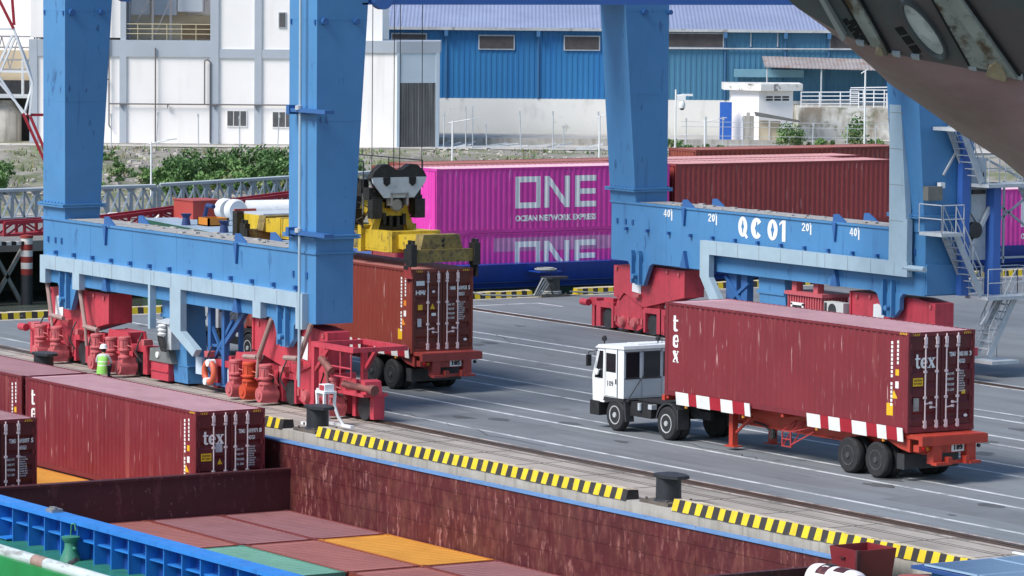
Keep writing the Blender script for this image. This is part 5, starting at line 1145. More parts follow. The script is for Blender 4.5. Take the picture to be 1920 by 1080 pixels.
b = MB(); b.box(X(-26.4), X(-24.6), 3.2, 4.0, 9.3, 14); b.box(X(-24.4), X(-22.6), 1.5, 3.8, 9.6, 14); b.build('plant_unit', M['wall_g'], W, **K)
b = MB()
for a in (-26.2, -24.9, -28.0): b.box(X(a), X(a+.16), .6, .76, 7.55, 14)
for p, q in (((-26.1, 7.6), (-24.8, 10.6)), ((-28, 7.6), (-26.2, 10.8)), ((-26.1, 10.6), (-24.8, 13)), ((-29.9, 7.6), (-28, 10.8))): b.bar((X(p[0]), .68, p[1]), (X(q[0]), .68, q[1]), .08)
b.build('steel_frame', paint('frame_grey', (.2, .2, .22), .6, .1), W, **K)
b = MB()
for z in (8.0, 8.35, 8.7): b.tube((X(-30.5), .1, z), (X(-21.9), .1, z), .035, 6)
a = -30.3
while a < -21.9: b.tube((X(a), .1, 7.55), (X(a), .1, 8.72), .03, 6); a += 1.05
b.build('railing', paint('railing_cream', (.52, .45, .30), .6, .1), W, **K)
b = MB()
def pipe(*pts): b.path([(X(a), -.22, z) for a, z in pts], .055, 6)
pipe((-29.2, 14), (-29.2, 1.4), (-29.0, 1.1)); pipe((-25.85, 7.0), (-25.85, .2)); pipe((-29.2, 2.95), (-9.5, 2.95)); pipe((-22.3, 2.95), (-22.3, 6.1), (-22.1, 6.2), (-21.9, 6.0), (-21.9, .2)); pipe((-31.2, 4.6), (-29.2, 4.7))
for a in (-28.3, -25.0, -21.6, -18.6): b.prism([(X(a), 2.95), (X(a)+.14, 2.95), (X(a), 2.6)], -.3, -.1)
b.build('drain_pipe', M['pipe_d'], W, **K)
for a, z, w_, h in ((-20.72, 1.35, 1.47, 1.2), (-17.44, 1.3, 1.47, 1.2), (-14.1, 1.3, 1.47, 1.2), (-17.0, 8.5, .56, 1.15), (-13, 8.5, .56, 1.15)):
    f = MB(); f.box(X(a), X(a)+w_, -.07, 0, z, z+h); fo = f.build('window', M['wall_w'] if w_ > 1 else M['galv'], W, **K)
    g = MB(); n_ = 3 if w_ > 1 else 1
    for i in range(n_): g.box(X(a)+.06+i*(w_-.06)/n_, X(a)+(i+1)*(w_-.06)/n_, -.085, -.07, z+.07, z+h-.07)
    g.build('pane', M['shutter'], fo, **K)
# --- annex with dark door ------------------------------------------------------
a0, d0 = -9.6, 299
A_ = bthing('gate_annex', 'white flat roofed annex with a tall dark shutter beside the factory', 'building', -8.42, 298.5, 1.0)
b = MB(); b.prism([(-4.4, .3), (0, 0), (3.0, 1.2), (3.0, 6), (-4.4, 6)], 0, 7.1, 'z'); b.build('wall', M['wall_w'], A_, **K)
b = MB(); b.prism([(-4.5, .18), (.0, -.12), (3.1, 1.12), (3.1, 6.1), (-4.5, 6.1)], 7.0, 7.85, 'z'); b.build('parapet', M['wall_g'], A_, **K)
u = Vector((3.0, 1.2, 0)).normalized(); nn = Vector((u.y, -u.x, 0))
def AP(s, z, h): p = u*s+nn*h; return (p.x, p.y, z)
b = MB(); b.hexa([AP(.0, 0, 0), AP(.25, 0, 0), AP(.25, 0, .12), AP(0, 0, .12), AP(.0, 7.0, 0), AP(.25, 7.0, 0), AP(.25, 7.0, .12), AP(0, 7.0, .12)]); b.hexa([AP(3.0, 0, 0), AP(3.23, 0, 0), AP(3.23, 0, .12), AP(3.0, 0, .12), AP(3.0, 7.0, 0), AP(3.23, 7.0, 0), AP(3.23, 7.0, .12), AP(3.0, 7.0, .12)]); b.hexa([AP(.25, 4.85, 0), AP(3.0, 4.85, 0), AP(3.0, 4.85, .06), AP(.25, 4.85, .06), AP(.25, 7.0, 0), AP(3.0, 7.0, 0), AP(3.0, 7.0, .06), AP(.25, 7.0, .06)])
b.build('door_surround', paint('surround_shade_blue', (.52, .60, .68), .7, .05), A_, **K)  # shade of this annex side painted as pale blue over the white wall
b = MB(); n_ = 26
for i in range(n_): s0 = .25+i*2.75/n_; h = .02+.035*(i % 2); b.hexa([AP(s0, 0, 0), AP(s0+2.75/n_, 0, 0), AP(s0+2.75/n_, 0, h), AP(s0, 0, h), AP(s0, 4.85, 0), AP(s0+2.75/n_, 4.85, 0), AP(s0+2.75/n_, 4.85, h), AP(s0, 4.85, h)])
b.build('roller_door', paint('door_dark_grey', (.12, .12, .125), .6, .2, .5, streak=(.30, .30, .30), sa=.7, ss=1.6, sth=(.5, .7), stretch=(4, 4, .1)), A_, **K)
# --- blue warehouse ------------------------------------------------------------------
Wh = bthing('warehouse', 'long blue corrugated warehouse with pale roof and white base wall', 'warehouse', 8, 325, 1.2)
X = lambda a: a-8
blue1 = paint('cladding_blue', (.027, .172, .395), .5, .10, .15, streak=(.015, .14, .40), sa=.5, ss=.7, sth=(.5, .64), stretch=(1, 1, .02))
blue2 = paint('cladding_teal_blue', (.058, .185, .305), .55, .10, .15, streak=(.05, .16, .27), sa=.5, ss=.7, sth=(.5, .64), stretch=(1, 1, .02))
for nm, x0, x1, mm in (('left', -12.5, 8.6, blue1), ('right', 8.6, 60, blue2)):
    b = MB(); pf = corr_prof(X(x0), X(x1), .035, .42, (.4, .1, .4, .1)); panel(b, pf, lambda s, v, d: (s, -d, v), 2.7, 8.15); b.build('cladding', mm, Wh, **K)
b = MB(); b.box(X(-12.5), X(60), .05, 30, 0, 8.1); b.box(X(-12.5), X(60), -.06, .05, 0, 2.68); b.build('base_wall', paint('base_wall_white', (.80, .78, .74), .85, .06, .2, streak=(.45, .43, .40), sa=.6, ss=.5, sth=(.55, .75), fleck=(.4, .38, .35), fa=.6, fs=.7, fth=(.64, .70), stretch=(1, 1, .6)), Wh, **K)
b = MB(); pf = corr_prof(X(-12.8), X(60), .025, .3, (.3, .2, .3, .2)); panel(b, pf, lambda s, v, d: (s, -.5+v*14, 8.22+v*3.2+d), 0, 1); b.build('roof', paint('roof_blue_grey', (.23, .27, .40), .6, .10, .15, streak=(.17, .20, .32), sa=.5, ss=.6), Wh, **K)
b = MB(); b.box(X(-12.8), X(60), -.62, -.5, 8.02, 8.24); b.build('gutter', paint('gutter_grey', (.42, .44, .46), .6, .2, .8, fleck=(.2, .17, .15), fa=.8, fs=1, fth=(.55, .62)), Wh, **K)
b = MB()
for a in (-5.3, 1.9, 8.6, 16.5, 21.2, 24.6, 29, 34): b.box(X(a)-.06, X(a)+.06, -.14, 0, 2.7, 8.0); b.box(X(a)-.14, X(a)+.14, -.6, -.45, 7.55, 8.05)
b.build('downpipe', paint('downpipe_blue', (.05, .15, .30), .6, .1), Wh, **K)
for a0_, a1_, z0, z1 in ((-9.6, -6.8, 6.9, 7.75), (-2.79, .06, 6.5, 7.66), (3.88, 6.73, 6.48, 7.66), (10.2, 16.4, 6.75, 7.95), (24.6, 28.5, 6.75, 7.95)):
    f = MB(); f.box(X(a0_), X(a1_), -.12, .0, z0, z1); fo = f.build('window', M['galv'], Wh, **K)
    f = MB(); f.box(X(a0_)+.1, X(a1_)-.1, -.15, -.12, z0+.1, z1-.1); f.build('louvre', paint('louvre_brown', (.075, .065, .065), .6, .2, 2) if 'louvre_brown' not in bpy.data.materials else bpy.data.materials['louvre_brown'], fo, **K)
b = MB(); b.tube((X(8.6), -.2, 6.7), (X(60), -.2, 6.85), .07, 6); b.build('service_pipe', M['galv'], Wh, **K)
b = MB()
for a in (18.5, 20.6): b.box(X(a)-.05, X(a)+.05, -.1, 0, 6.9, 8.0)
b.build('frame_strip', M['galv'], Wh, **K)
# white roof of the hall behind
Hb = bthing('storage_hall', 'hall with a bright white roof behind the blue warehouse', 'building', 20, 345, 1.2)
b = MB().box(-60, 40, 0, 30, 0, 8.6); b.build('wall', M['wall_w'], Hb, **K)
b = MB(); b.hexa([(-8.5, -.4, 8.75), (40, -.4, 8.75), (40, 22, 13.2), (-8.5, 22, 13.2), (-8.5, -.4, 8.9), (40, -.4, 8.9), (40, 22, 13.35), (-8.5, 22, 13.35)]); b.build('roof', paint('white_metal_roof', (.78, .79, .82), .6, .04, .2), Hb, **K)
b = MB(); b.bar((-8.5, 9.4, 11.0), (40, 9.4, 11.0), .12, .10); b.build('ridge_strip', M['galv'], Hb, **K)
# awning
Aw = bthing('awning', 'rusty corrugated lean-to awning on the blue warehouse wall', 'awning', 23.6, 323.5, 1.2)
b = MB(); pf = corr_prof(-4.2, 6.5, .02, .3); panel(b, pf, lambda s, v, d: (s, -2.2+v*3.5, 5.35+v*.75-s*.02+d), 0, 1); o = b.build('sheet', paint('awning_rust_grey', (.30, .27, .27), .7, .2, .5, streak=(.22, .12, .08), sa=.7, ss=1), Aw, **K); o.modifiers.new('t', 'SOLIDIFY').thickness = .05
b = MB()
for a in (-4.0, .2, 3.6, 6.3): b.tube((a, -2.0, 0), (a, -2.0, 5.35), .07, 6)
b.build('post', M['galv'], Aw, **K)
b = MB(); b.box(-6.4, -1.0, .3, 1.3, 4.55, 5.15); b.build('canopy_box', paint('canopy_teal', (.16, .32, .42), .6, .1), Aw, **K)
# white hut
Hu = bthing('guard_hut', 'small white hut with stained flat roof and vent slots before the warehouse', 'hut', 18.4, 312, 1.2)
b = MB(); b.prism([(-2.0, 1.0), (.0, -.6), (2.6, .2), (2.6, 3.4), (-2.0, 3.4)], 0, 3.9, 'z'); b.build('wall', M['wall_w'], Hu, **K)
b = MB(); b.prism([(-2.6, .9), (.1, -1.2), (3.3, -.2), (3.3, 3.8), (-2.6, 3.8)], 3.9, 4.4, 'z'); b.build('roof', paint('hut_roof_stained', (.70, .69, .66), .85, .1, .8, fleck=(.10, .09, .08), fa=.9, fs=1.4, fth=(.54, .60)), Hu, **K)
b = MB(); 
for i in range(3): b.prism([(.55+i*.62, -.47+i*.19), (1.05+i*.62, -.31+i*.19), (1.05+i*.62, -.25+i*.19), (.55+i*.62, -.4+i*.19)], 3.15, 3.28, 'z'); b.prism([(.55+i*.62, -.47+i*.19), (1.05+i*.62, -.31+i*.19), (1.05+i*.62, -.25+i*.19), (.55+i*.62, -.4+i*.19)], 3.36, 3.48, 'z')
b.build('vent_slot', M['black'], Hu, **K)
b = MB(); b.box(-2.9, -2.0, -.2, .1, .1, 3.0); b.build('blue_door', paint('panel_blue', (.03, .13, .50), .5, .1), Hu, **K)
b = MB(); b.box(-1.3, -.5, -3.2, -2.6, 0, 2.1); b.box(-1.05, -.8, -3.0, -2.8, 2.1, 2.35); b.build('gate_pillar', M['concrete'], Hu, **K)
b = MB(); b.hexa([(-.4, -3.4, 2.1), (2.9, -3.6, 1.65), (2.9, -1.6, 1.7), (-.4, -1.6, 2.3), (-.4, -3.4, 2.16), (2.9, -3.6, 1.72), (2.9, -1.6, 1.77), (-.4, -1.6, 2.37)]); b.build('porch_sheet', paint('porch_dark', (.10, .10, .09), .7, .2, 1), Hu, **K)
b = MB(); b.box(-.1, .6, -2.9, -2.8, 0, 1.75); b.box(.75, 1.5, -2.7, -2.6, 0, 1.7); b.build('gate_panel', M['wall_be'], Hu, **K)
# retaining wall and ramp with white railing
Rw = bthing('retaining_wall', 'stained concrete loading ramp wall below the white railing', 'wall', 27, 317.5, 1.2)
b = MB(); b.box(-5.2, 30, 0, 8, 0, 2.45); b.build('ramp_wall', paint('ramp_concrete', (.58, .57, .53), .9, .2, .4, streak=(.22, .17, .12), sa=.8, ss=.7, sth=(.48, .66), fleck=(.16, .17, .10), fa=.8, fs=.9, fth=(.54, .62), stretch=(1, 1, .5)), Rw, **K)
b = MB(); b.box(1.5, 30, .1, .3, 2.45, 3.6); b.build('parapet', paint('parapet_white', (.68, .68, .67), .8, .1, .6), Rw, **K)
Rl = bthing('ramp_railing', 'white tube railing along the top of the loading ramp', 'railing', 27, 317.7, 3.65)
b = MB()
for z in (.25, .55, .85, 1.15): b.tube((-5.0, 0, z), (-.6, 0, z+.05), .045, 6); b.tube((-1.2, .5, z+.2), (2.2, .5, z+.2), .045, 6)
for a in (-5.0, -3.6, -2.0, -.6): b.tube((a, 0, 0), (a, 0, 1.2), .05, 6)
for a in (-1.2, -.2, .6, 1.4, 2.2): b.tube((a, .5, 0), (a, .5, 1.4), .05, 6)
b.tube((-1.2, .5, 1.5), (9, .5, 1.75), .05, 6); b.tube((2.2, .5, 1.3), (9, .5, 1.5), .04, 6)
for a in (-4.6, -4.2): b.box(a, a+.05, -.1, 0, -.1, .2)
b.build('rail', M['white'], Rl, **K)
b = MB(); b.box(5.0, 5.6, .4, .8, 1.75, 2.2); b.build('lamp_box', M['white'], Rl, **K)
# fence posts, lamps, cctv
fpost = None
def post(a, d, h, lean=0.):
    global fpost
    if fpost is None:
        r_ = bthing('fence_post', 'thin grey fence post along the far yard edge', 'post', a, d, 1.2, 'fence posts along the far yard'); b = MB(); b.tube((0, 0, 0), (0, 0, 1), .045, 6); b.build('post_shaft', M['galv'], r_, **K); b = MB(); b.bar((0, 0, .96), (.0, .0, 1.06), .14, .14); b.build('post_cap', M['galv'], r_, **K); fpost = r_
    else: r_ = copy_tree(fpost)
    r_.location = BP(a, d, 1.2); r_.scale = (1, 1, h); r_.rotation_euler = (0, lean, BROT)
for i, (a, h) in enumerate(((-28.8, 2.2), (-25.6, 2.3), (-22.6, 2.2), (-19.6, 2.1), (-16.9, 2.2), (-5.0, 2.5), (-3.4, 2.9), (-2.9, 2.9), (-1.9, 1.7), (.55, 2.6), (2.85, 2.6), (3.6, 1.6), (6.2, 2.6), (12.4, 2.2), (13.9, 2.3), (15.0, 2.3), (16.5, 2.3), (21.5, 1.9), (23.9, 1.8), (26, 1.8))): post(a, 297.4+(i % 3)*.3, h, random.uniform(-.05, .05))
Fw = bthing('wire_fence', 'thin wire mesh fence strung between posts before the hut and ramp', 'fence', 20, 297.2, 1.2)
b = MB()
for z in (.5, 1.1, 1.75, 2.1): b.tube((-8, 0, z), (12, 0, z-.1), .018, 5)
b.build('wire', M['galv'], Fw, **K)
def street_lamp(a, d, z, h, label, reach=1.6):
    r_ = bthing('street_lamp', label, 'lamp post', a, d, z, 'white street lamps on the far bank'); b = MB(); b.tube((0, 0, 0), (0, 0, h), .07, 8, .055); b.build('pole', M['white'], r_, **K)
    b = MB(); b.tube((-.3, 0, h-.15), (reach*.6, 0, h+.12), .035, 6); b.build('arm', M['white'], r_, **K)
    b = MB(); b.bar((reach*.6, 0, h+.13), (reach, 0, h+.22), .16, .06); b.build('lamp_head', M['galv'], r_, **K)
street_lamp(-22.5, 258, -1.0, 4.3, 'white street lamp standing in the shrubs before the factory')
street_lamp(-4.1, 280, .6, 3.3, 'white street lamp beside the annex, in front of the stony bank', 2.0)
street_lamp(5.9, 284, .9, 3.3, 'white street lamp standing before the blue warehouse base wall', 1.6)
street_lamp(13.1, 284, .9, 3.0, 'white street lamp before the blue panel of the white hut', 1.5)
street_lamp(24.2, 286, .9, 6.4, 'tall thin white pole rising before the ramp railing', .2)
cc = bthing('camera_pole', 'white pole carrying a dome surveillance camera before the blue warehouse', 'camera pole', 11.6, 292, 1.15)
b = MB(); b.tube((-.2, 0, 0), (-.2, 0, 4.6), .06, 8); b.build('pole', M['white'], cc, **K)
b = MB(); b.tube((-.2, 0, 4.2), (.9, 0, 4.25), .04, 6); b.box(-.1, .5, -.12, .12, 3.85, 4.2); b.box(.2, 1.0, -.1, .1, 4.15, 4.3); b.build('bracket', M['white'], cc, **K)
b = MB(); b.lathe([(.02, 3.2), (.2, 3.3), (.24, 3.5), (.2, 3.72), (.1, 3.85)], (.25, 0, 0), 'z', 14); b.build('dome', M['white'], cc, smooth=True, **K); b = MB(); b.lathe([(.02, 3.14), (.15, 3.2), (.19, 3.33)], (.25, 0, 0), 'z', 12); b.build('lens', M['glass'], cc, **K)
# --- silo / conveyor plant at far left ------------------------------------------------
Sp = bthing('conveyor_plant', 'pale industrial plant with lattice conveyor and grey tanks behind the lattice boom', 'plant', -36, 302, 1.2)
b = MB(); b.box(-14, .6, 4, 12, 4.4, 6.6); b.build('beige_wall', M['wall_be'], Sp, **K)
b = MB(); b.box(-14, 1.2, 4.5, 16, 6.6, 16); b.build('rear_wall', M['wall_w'], Sp, **K)
b = MB()
for z in (5.2, 5.9, 6.8, 7.6): b.box(-14, 2.0, 1.5, 1.7, z, z+.12)
a = -8
while a < 2: b.bar((a, 1.6, 5.3), (a+.6, 1.6, 7.6), .08); b.bar((a+.6, 1.6, 7.6), (a+1.2, 1.6, 5.3), .08); a += 1.2
b.build('conveyor_truss', paint('truss_grey', (.26, .27, .29), .6, .15, 1), Sp, **K)
b = MB(); b.lathe([(1.2, 0), (1.2, 2.0), (.9, 2.4), (.5, 3.0)], (-1.2, 2, 0), 'z', 16); b.lathe([(1.2, 0), (1.2, 2.0), (.9, 2.4), (.5, 3.0)], (-4.4, 2, 0), 'z', 16); b.build('tank', M['concrete'], Sp, smooth=True, **K)
b = MB(); b.box(-12, .8, 3.6, 4, 0, 4.4); b.build('dark_opening', M['dark'], Sp, **K)
b = MB(); b.box(-12, 1.2, .5, 4, 3.2, 3.4); b.tube((1.6, 1, 0), (1.6, 1, 9.0), .12, 8); b.tube((1.2, 1, 6), (1.2, 1, 10), .1, 8); b.tube((.2, 1, 3.4), (.2, 1, 6), .1, 8); b.build('platform', M['galv'], Sp, **K)
# --- red and white lattice boom ------------------------------------------------------------
Lb = bthing('lattice_boom', 'red and white lattice crane boom leaning beside the factory wall', 'crane boom', -31, 260, .25)
lw = paint('boom_white', (.66, .68, .72), .5, .08, 1); lrd = paint('boom_red', (.30, .015, .03), .5, .1, 1)
P0, P1, P2, P3 = (-3.2, 0, 13.6), (-.45, 0, 10.0), (.45, 0, 4.6), (2.2, 0, .6)
def chord(mm, nm, segs, w_):
    b = MB()
    for p, q in segs: b.bar(p, q, w_)
    b.pieces(nm, mm, Lb, **K)
off = (-1.7, 0, -1.5)
ad = lambda p: (p[0]+off[0], p[1]+.9, p[2]+off[2])
chord(lrd, 'red_section', [((-1.9, 0, 13.2), (-.3, 0, 10.0)), ((-.5, 0, 13.5), (-.25, 0, 10.2)), ((.3, 0, 4.7), (2.1, 0, .7)), ((.75, 0, 4.5), (2.3, 0, .9)), ((.3, 0, 4.6), (1.7, .3, 4.6)), ((1.7, .3, 4.6), (1.9, .3, .8))], .17)
chord(lw, 'white_section', [((-.3, 0, 10.0), (.9, 0, 6.5)), ((-.3, 0, 10.0), (.5, .2, 8.0)), ((-2.2, .5, 8.4), (.3, 0, 4.7)), ((-2.0, .0, 7.6), (.5, 0, 4.6)), ((.9, 0, 6.5), (.35, .4, 4.7)), ((.9, 0, 6.5), (.7, 0, 4.6)), ((-.35, 0, 9.6), (-1.7, .3, 6.8)), ((-.2, 0, 9.4), (-1.2, .3, 7.2)), ((-1.7, .2, 7.3), (.7, 0, 7.3)), ((-1.7, 0, 9.95), (-.2, 0, 9.95)), ((.5, .2, 8.0), (.9, 0, 6.5))], .13)
# --- Bailey bridge ---------------------------------------------------------------------------
bl_m = paint('bailey_grey', (.30, .34, .38), .5, .12, 1); bl_l = paint('bailey_light', (.60, .65, .68), .5, .08, 1)
def bailey(y0, y1, zb, rise, ht, label):
    r_ = thing('truss_bridge', label, 'truss bridge', (-211.9, y0, zb), 0, 'grey truss bridge spans'); n_ = round((y1-y0)/1.52); st = (y1-y0)/n_
    zz = lambda y: rise*y
    Lh = y1-y0
    for x in (0,):
        b = MB(); b.bar((x, 0, .06), (x, Lh, zz(Lh)+.06), .16, .16); b.bar((x+.1, 0, ht), (x+.1, Lh, zz(Lh)+ht), .22, .16)
        for i in range(n_+1): y = i*st; b.box(x-.06, x+.06, y-.10, y+.10, zz(y), zz(y)+ht); 
        for i in range(n_):
            y = (i+.5)*st; b.box(x-.05, x+.05, y-.05, y+.05, zz(y), zz(y)+ht); b.bar((x, i*st, zz(i*st)+ht), (x, (i+.5)*st, zz(y)+.1), .10); b.bar((x, (i+.5)*st, zz(y)+ht), (x, (i+1)*st, zz(y)+.1), .10)
            b.prism([((i+1)*st-.35, zz(y)+ht-.05), ((i+1)*st+.35, zz(y)+ht-.05), ((i+1)*st, zz(y)+ht-.45)], x-.08, x+.04, 'x')
        b.build('truss', bl_m, r_, **K)
        b = MB()
        for i in range(n_*2): y = i*st/2; b.bar((x+.09, y+.08, zz(y)+.12), (x+.09, y+st*.42, zz(y)+ht*.82), .08)
        b.tube((x+.15, 0, ht+.08), (x+.15, Lh, zz(Lh)+ht+.08), .06, 6)
        b.build('diagonal', bl_l, r_, **K)
    b = MB(); b.hexa([(-.7, 0, .02), (-.1, 0, .02), (-.1, Lh, zz(Lh)+.02), (-.7, Lh, zz(Lh)+.02), (-.7, 0, .12), (-.1, 0, .12), (-.1, Lh, zz(Lh)+.12), (-.7, Lh, zz(Lh)+.12)]); b.build('deck', M['galv'], r_, **K)
bailey(94, 108.9, .0, .004, 1.66, 'grey truss bridge span resting level on the jetty')
bailey(109.2, 126, .05, .030, 1.72, 'grey truss bridge span rising gently behind the white tank')
# --- red gangway -------------------------------------------------------------------------------
rd = paint('gangway_red', (.30, .02, .035), .5, .15, 1)
def gangway(p, q, ht, wdt, label, name='gangway'):
    p, q = Vector(p), Vector(q); r_ = thing(name, label, 'gangway', tuple(p)); n_ = max(3, round((q-p).length/1.3)); d = (q-p)/n_; side = Vector((-1, 0, 0))*wdt
    for s_ in (0, 1):
        b = MB(); o = side*s_; b.bar(o, o+(q-p), .16, .16); b.bar(o+Vector((0, 0, ht)), o+(q-p)+Vector((0, 0, ht)), .16, .2)
        for i in range(n_+1): b.bar(o+d*i, o+d*i+Vector((0, 0, ht)), .14)
        for i in range(n_): b.bar(o+d*i+(Vector((0, 0, ht)) if i % 2 else Vector()), o+d*(i+1)+(Vector() if i % 2 else Vector((0, 0, ht))), .09)
        b.build('side_truss', rd, r_, **K)
    b = MB(); b.hexa([tuple(v) for v in (Vector((0, 0, .06)), side+Vector((0, 0, .06)), side+(q-p)+Vector((0, 0, .06)), (q-p)+Vector((0, 0, .06)), Vector((0, 0, .12)), side+Vector((0, 0, .12)), side+(q-p)+Vector((0, 0, .12)), (q-p)+Vector((0, 0, .12)))]); b.build('walkway', rd, r_, **K)
    return r_
gangway((-198, 98.2, .25), (-198, 114, 1.65), .62, 1.2, 'long red truss gangway sloping up behind the green pontoon')
gangway((-200, 93.9, -.02), (-200, 97.4, .1), .72, 1.0, 'short red gangway panel on the jetty by the striped pile')
ho = MB(); ho.path([(-199.5, 96.2+i*.45, .75+.32*abs(math.sin(i*.55))-.0 if i % 7 else .55) for i in range(24)], .09, 8); tag(ho.build('hose', M['white'], None, smooth=True, origin=(-199.5, 100, .4)), 'white hose draped in loops along the red gangway', 'hose')
# --- striped dolphin piles ------------------------------------------------------------------------
pr_ = paint('pile_red', (.26, .03, .025), .7, .2, 2, fleck=(.3, .2, .15), fa=.5, fs=4); pw_ = paint('pile_white', (.66, .63, .6), .7, .2, 2, fleck=(.3, .12, .08), fa=.8, fs=3, fth=(.56, .62))
def pile(x, y, label):
    r_ = thing('mooring_pile', label, 'pile', (x, y, -3.6), 0, 'striped mooring piles'); b = MB(); b.lathe([(.30, 0), (.30, 1.9)], (0, 0, 0), 'z', 16); b.build('lower_shaft', M['dark'], r_, **K)
    b = MB()
    for i in range(6): b.mat(i % 2); b.lathe([(.31, 1.9+i*.32), (.31, 2.22+i*.32)], (0, 0, 0), 'z', 16)
    b.mat(0); b.lathe([(.34, 3.82), (.34, 3.95), (.05, 4.0)], (0, 0, 0), 'z', 16); b.build('striped_shaft', [pr_, pw_], r_, smooth=True, **K)
    return r_
pile(-195.6, 93.1, 'red and white banded mooring pile standing in the water by the jetty'); pile(-195.6, 91.15, 'red and white banded mooring pile at the outer end of the striped beam')
b = MB(); b.bar((-195.8, 91.2, -.3), (-195.8, 92.9, -3.2), .18); b.bar((-195.8, 92.9, -.4), (-195.8, 91.2, -3.2), .18); bo = b.build('cross_brace', M['steel'], None, origin=(-195.8, 92, -3.5)); tag(bo, 'rusty crossed steel braces between the striped mooring piles', 'brace')
b = MB()
for i in range(6): b.mat(i % 2); b.box(-195.7+.02, -195.4, 91.3+i*.28, 91.58+i*.28, -.12, .06)
b.build('striped_beam', [pw_, M['black']], bo)
# --- green pontoon with its load ----------------------------------------------------------------------
PA = math.atan2(-4, 25)
PT = thing('work_pontoon', 'flat work pontoon with dark green side and blue grey deck', 'pontoon', (-181, 102.5, -3.2), PA)
b = MB().box(-15, 13, -4.6, 4.6, -.3, 3.75); b.box(-15.2, 13.2, -4.75, 4.75, 3.75, 4.18); b.build('hull', paint('pontoon_green', (.018, .085, .055), .5, .2, 1), PT, **K)
MB().box(-15.1, 13.1, -4.65, 4.65, 4.18, 4.2).build('deck', paint('pontoon_deck', (.28, .36, .44), .7, .2, 1, fleck=(.12, .14, .16), fa=.6, fs=2), PT, **K)
b = MB()
for x in (-9, -3, 4): b.lathe([(.25, 4.2), (.18, 4.6), (.3, 4.8)], (x, -4.2, 0), 'z', 12)
b.path([(-11.2, -2.5, 4.2), (-10.6, -2.5, 5.1), (-9.6, -2.5, 5.1)], .12, 8); b.build('bollard', paint('navy', (.02, .04, .14), .5, .1), PT, **K)
def pload(name, label, cat, mb, m, x, y, z=1.0):
    o = mb.build(name, m, None, origin=(x, y, z), smooth=False); return tag(o, label, cat)
b = MB().box(-196.6, -194.4, 102.2, 104.0, 1.0, 1.95); b.box(-196.65, -194.35, 102.15, 104.05, 1.95, 2.0); pload('machine_box', 'red steel machine box with pale lid on the pontoon', 'box', b, [paint('box_red', (.38, .05, .04), .5, .1)], -195.5, 103)
b = MB()
for s_ in ((-190.3, -190.2, 100.3, 101.5), (-189.2, -189.1, 100.3, 101.5)): b.box(*s_, 1.0, 1.42)
b.box(-190.3, -189.1, 100.3, 100.4, 1.0, 1.42); b.box(-190.3, -189.1, 101.4, 101.5, 1.0, 1.42); b.box(-190.3, -189.1, 100.3, 101.5, 1.0, 1.06); pload('skip', 'small open orange steel skip on the pontoon deck', 'skip', b, paint('skip_orange', (.55, .20, .025), .5, .1, fleck=(.2, .1, .05), fa=.5, fs=5), -189.7, 100.9)
wv = paint('drum_white', (.70, .70, .70), .5, .1, 2)
for k_, (x, y) in enumerate(((-193.2, 103.5), (-192.3, 103.6))):
    b = MB(); b.lathe([(.1, -.12), (.22, -.30), (.50, -.30), (.58, -.2), (.58, .2), (.50, .3), (.1, .3)], (x, y, 1.58), 'x', 26); o = b.build('cable_drum', wv, None, smooth=True, origin=(x, y, 1.0)); tag(o, ('white drum on its side next to the red machine box', 'white drum on its side next to the long white tank')[k_], 'drum')
b = MB(); b.tube((-192.4, 104.3, 1.58), (-191.4, 107.0, 1.62), .5, 22); o = b.build('tank', wv, None, smooth=True, origin=(-192, 105.5, 1.0)); tag(o, 'long white cylindrical tank lying on the pontoon', 'tank')
b = MB(); b.box(-191.9, -191.4, 105.6, 106.6, 1.35, 1.75); b.build('tank_patch', M['bulk'], o); b = MB(); b.box(-192.6, -191.6, 104.6, 106.8, 1.0, 1.15); b.build('tank_saddle', M['b_blue'], o)
b = MB(); b.box(-181.4, -179.2, 98.0, 101.2, 1.25, 2.2); yo = b.build('hopper', M['yellow'], None, origin=(-180, 99.5, 1.0)); tag(yo, 'yellow steel hopper with red end and blackened foot on the pontoon', 'hopper')
MB().box(-181.5, -181.38, 97.7, 98.9, 1.1, 2.4).build('red_end', paint('box_red2', (.38, .05, .04), .5, .1), yo); b = MB(); b.box(-181.3, -179.3, 97.95, 101.1, 1.0, 1.25); b.box(-181.45, -181.0, 97.6, 98.0, 1.0, 2.3); b.build('blackened_foot', M['grease'], yo)
b = MB(); b.box(-181.4, -179, 98, 102.5, 2.2, 2.28); b.build('hopper_lid', M['galv'], yo)
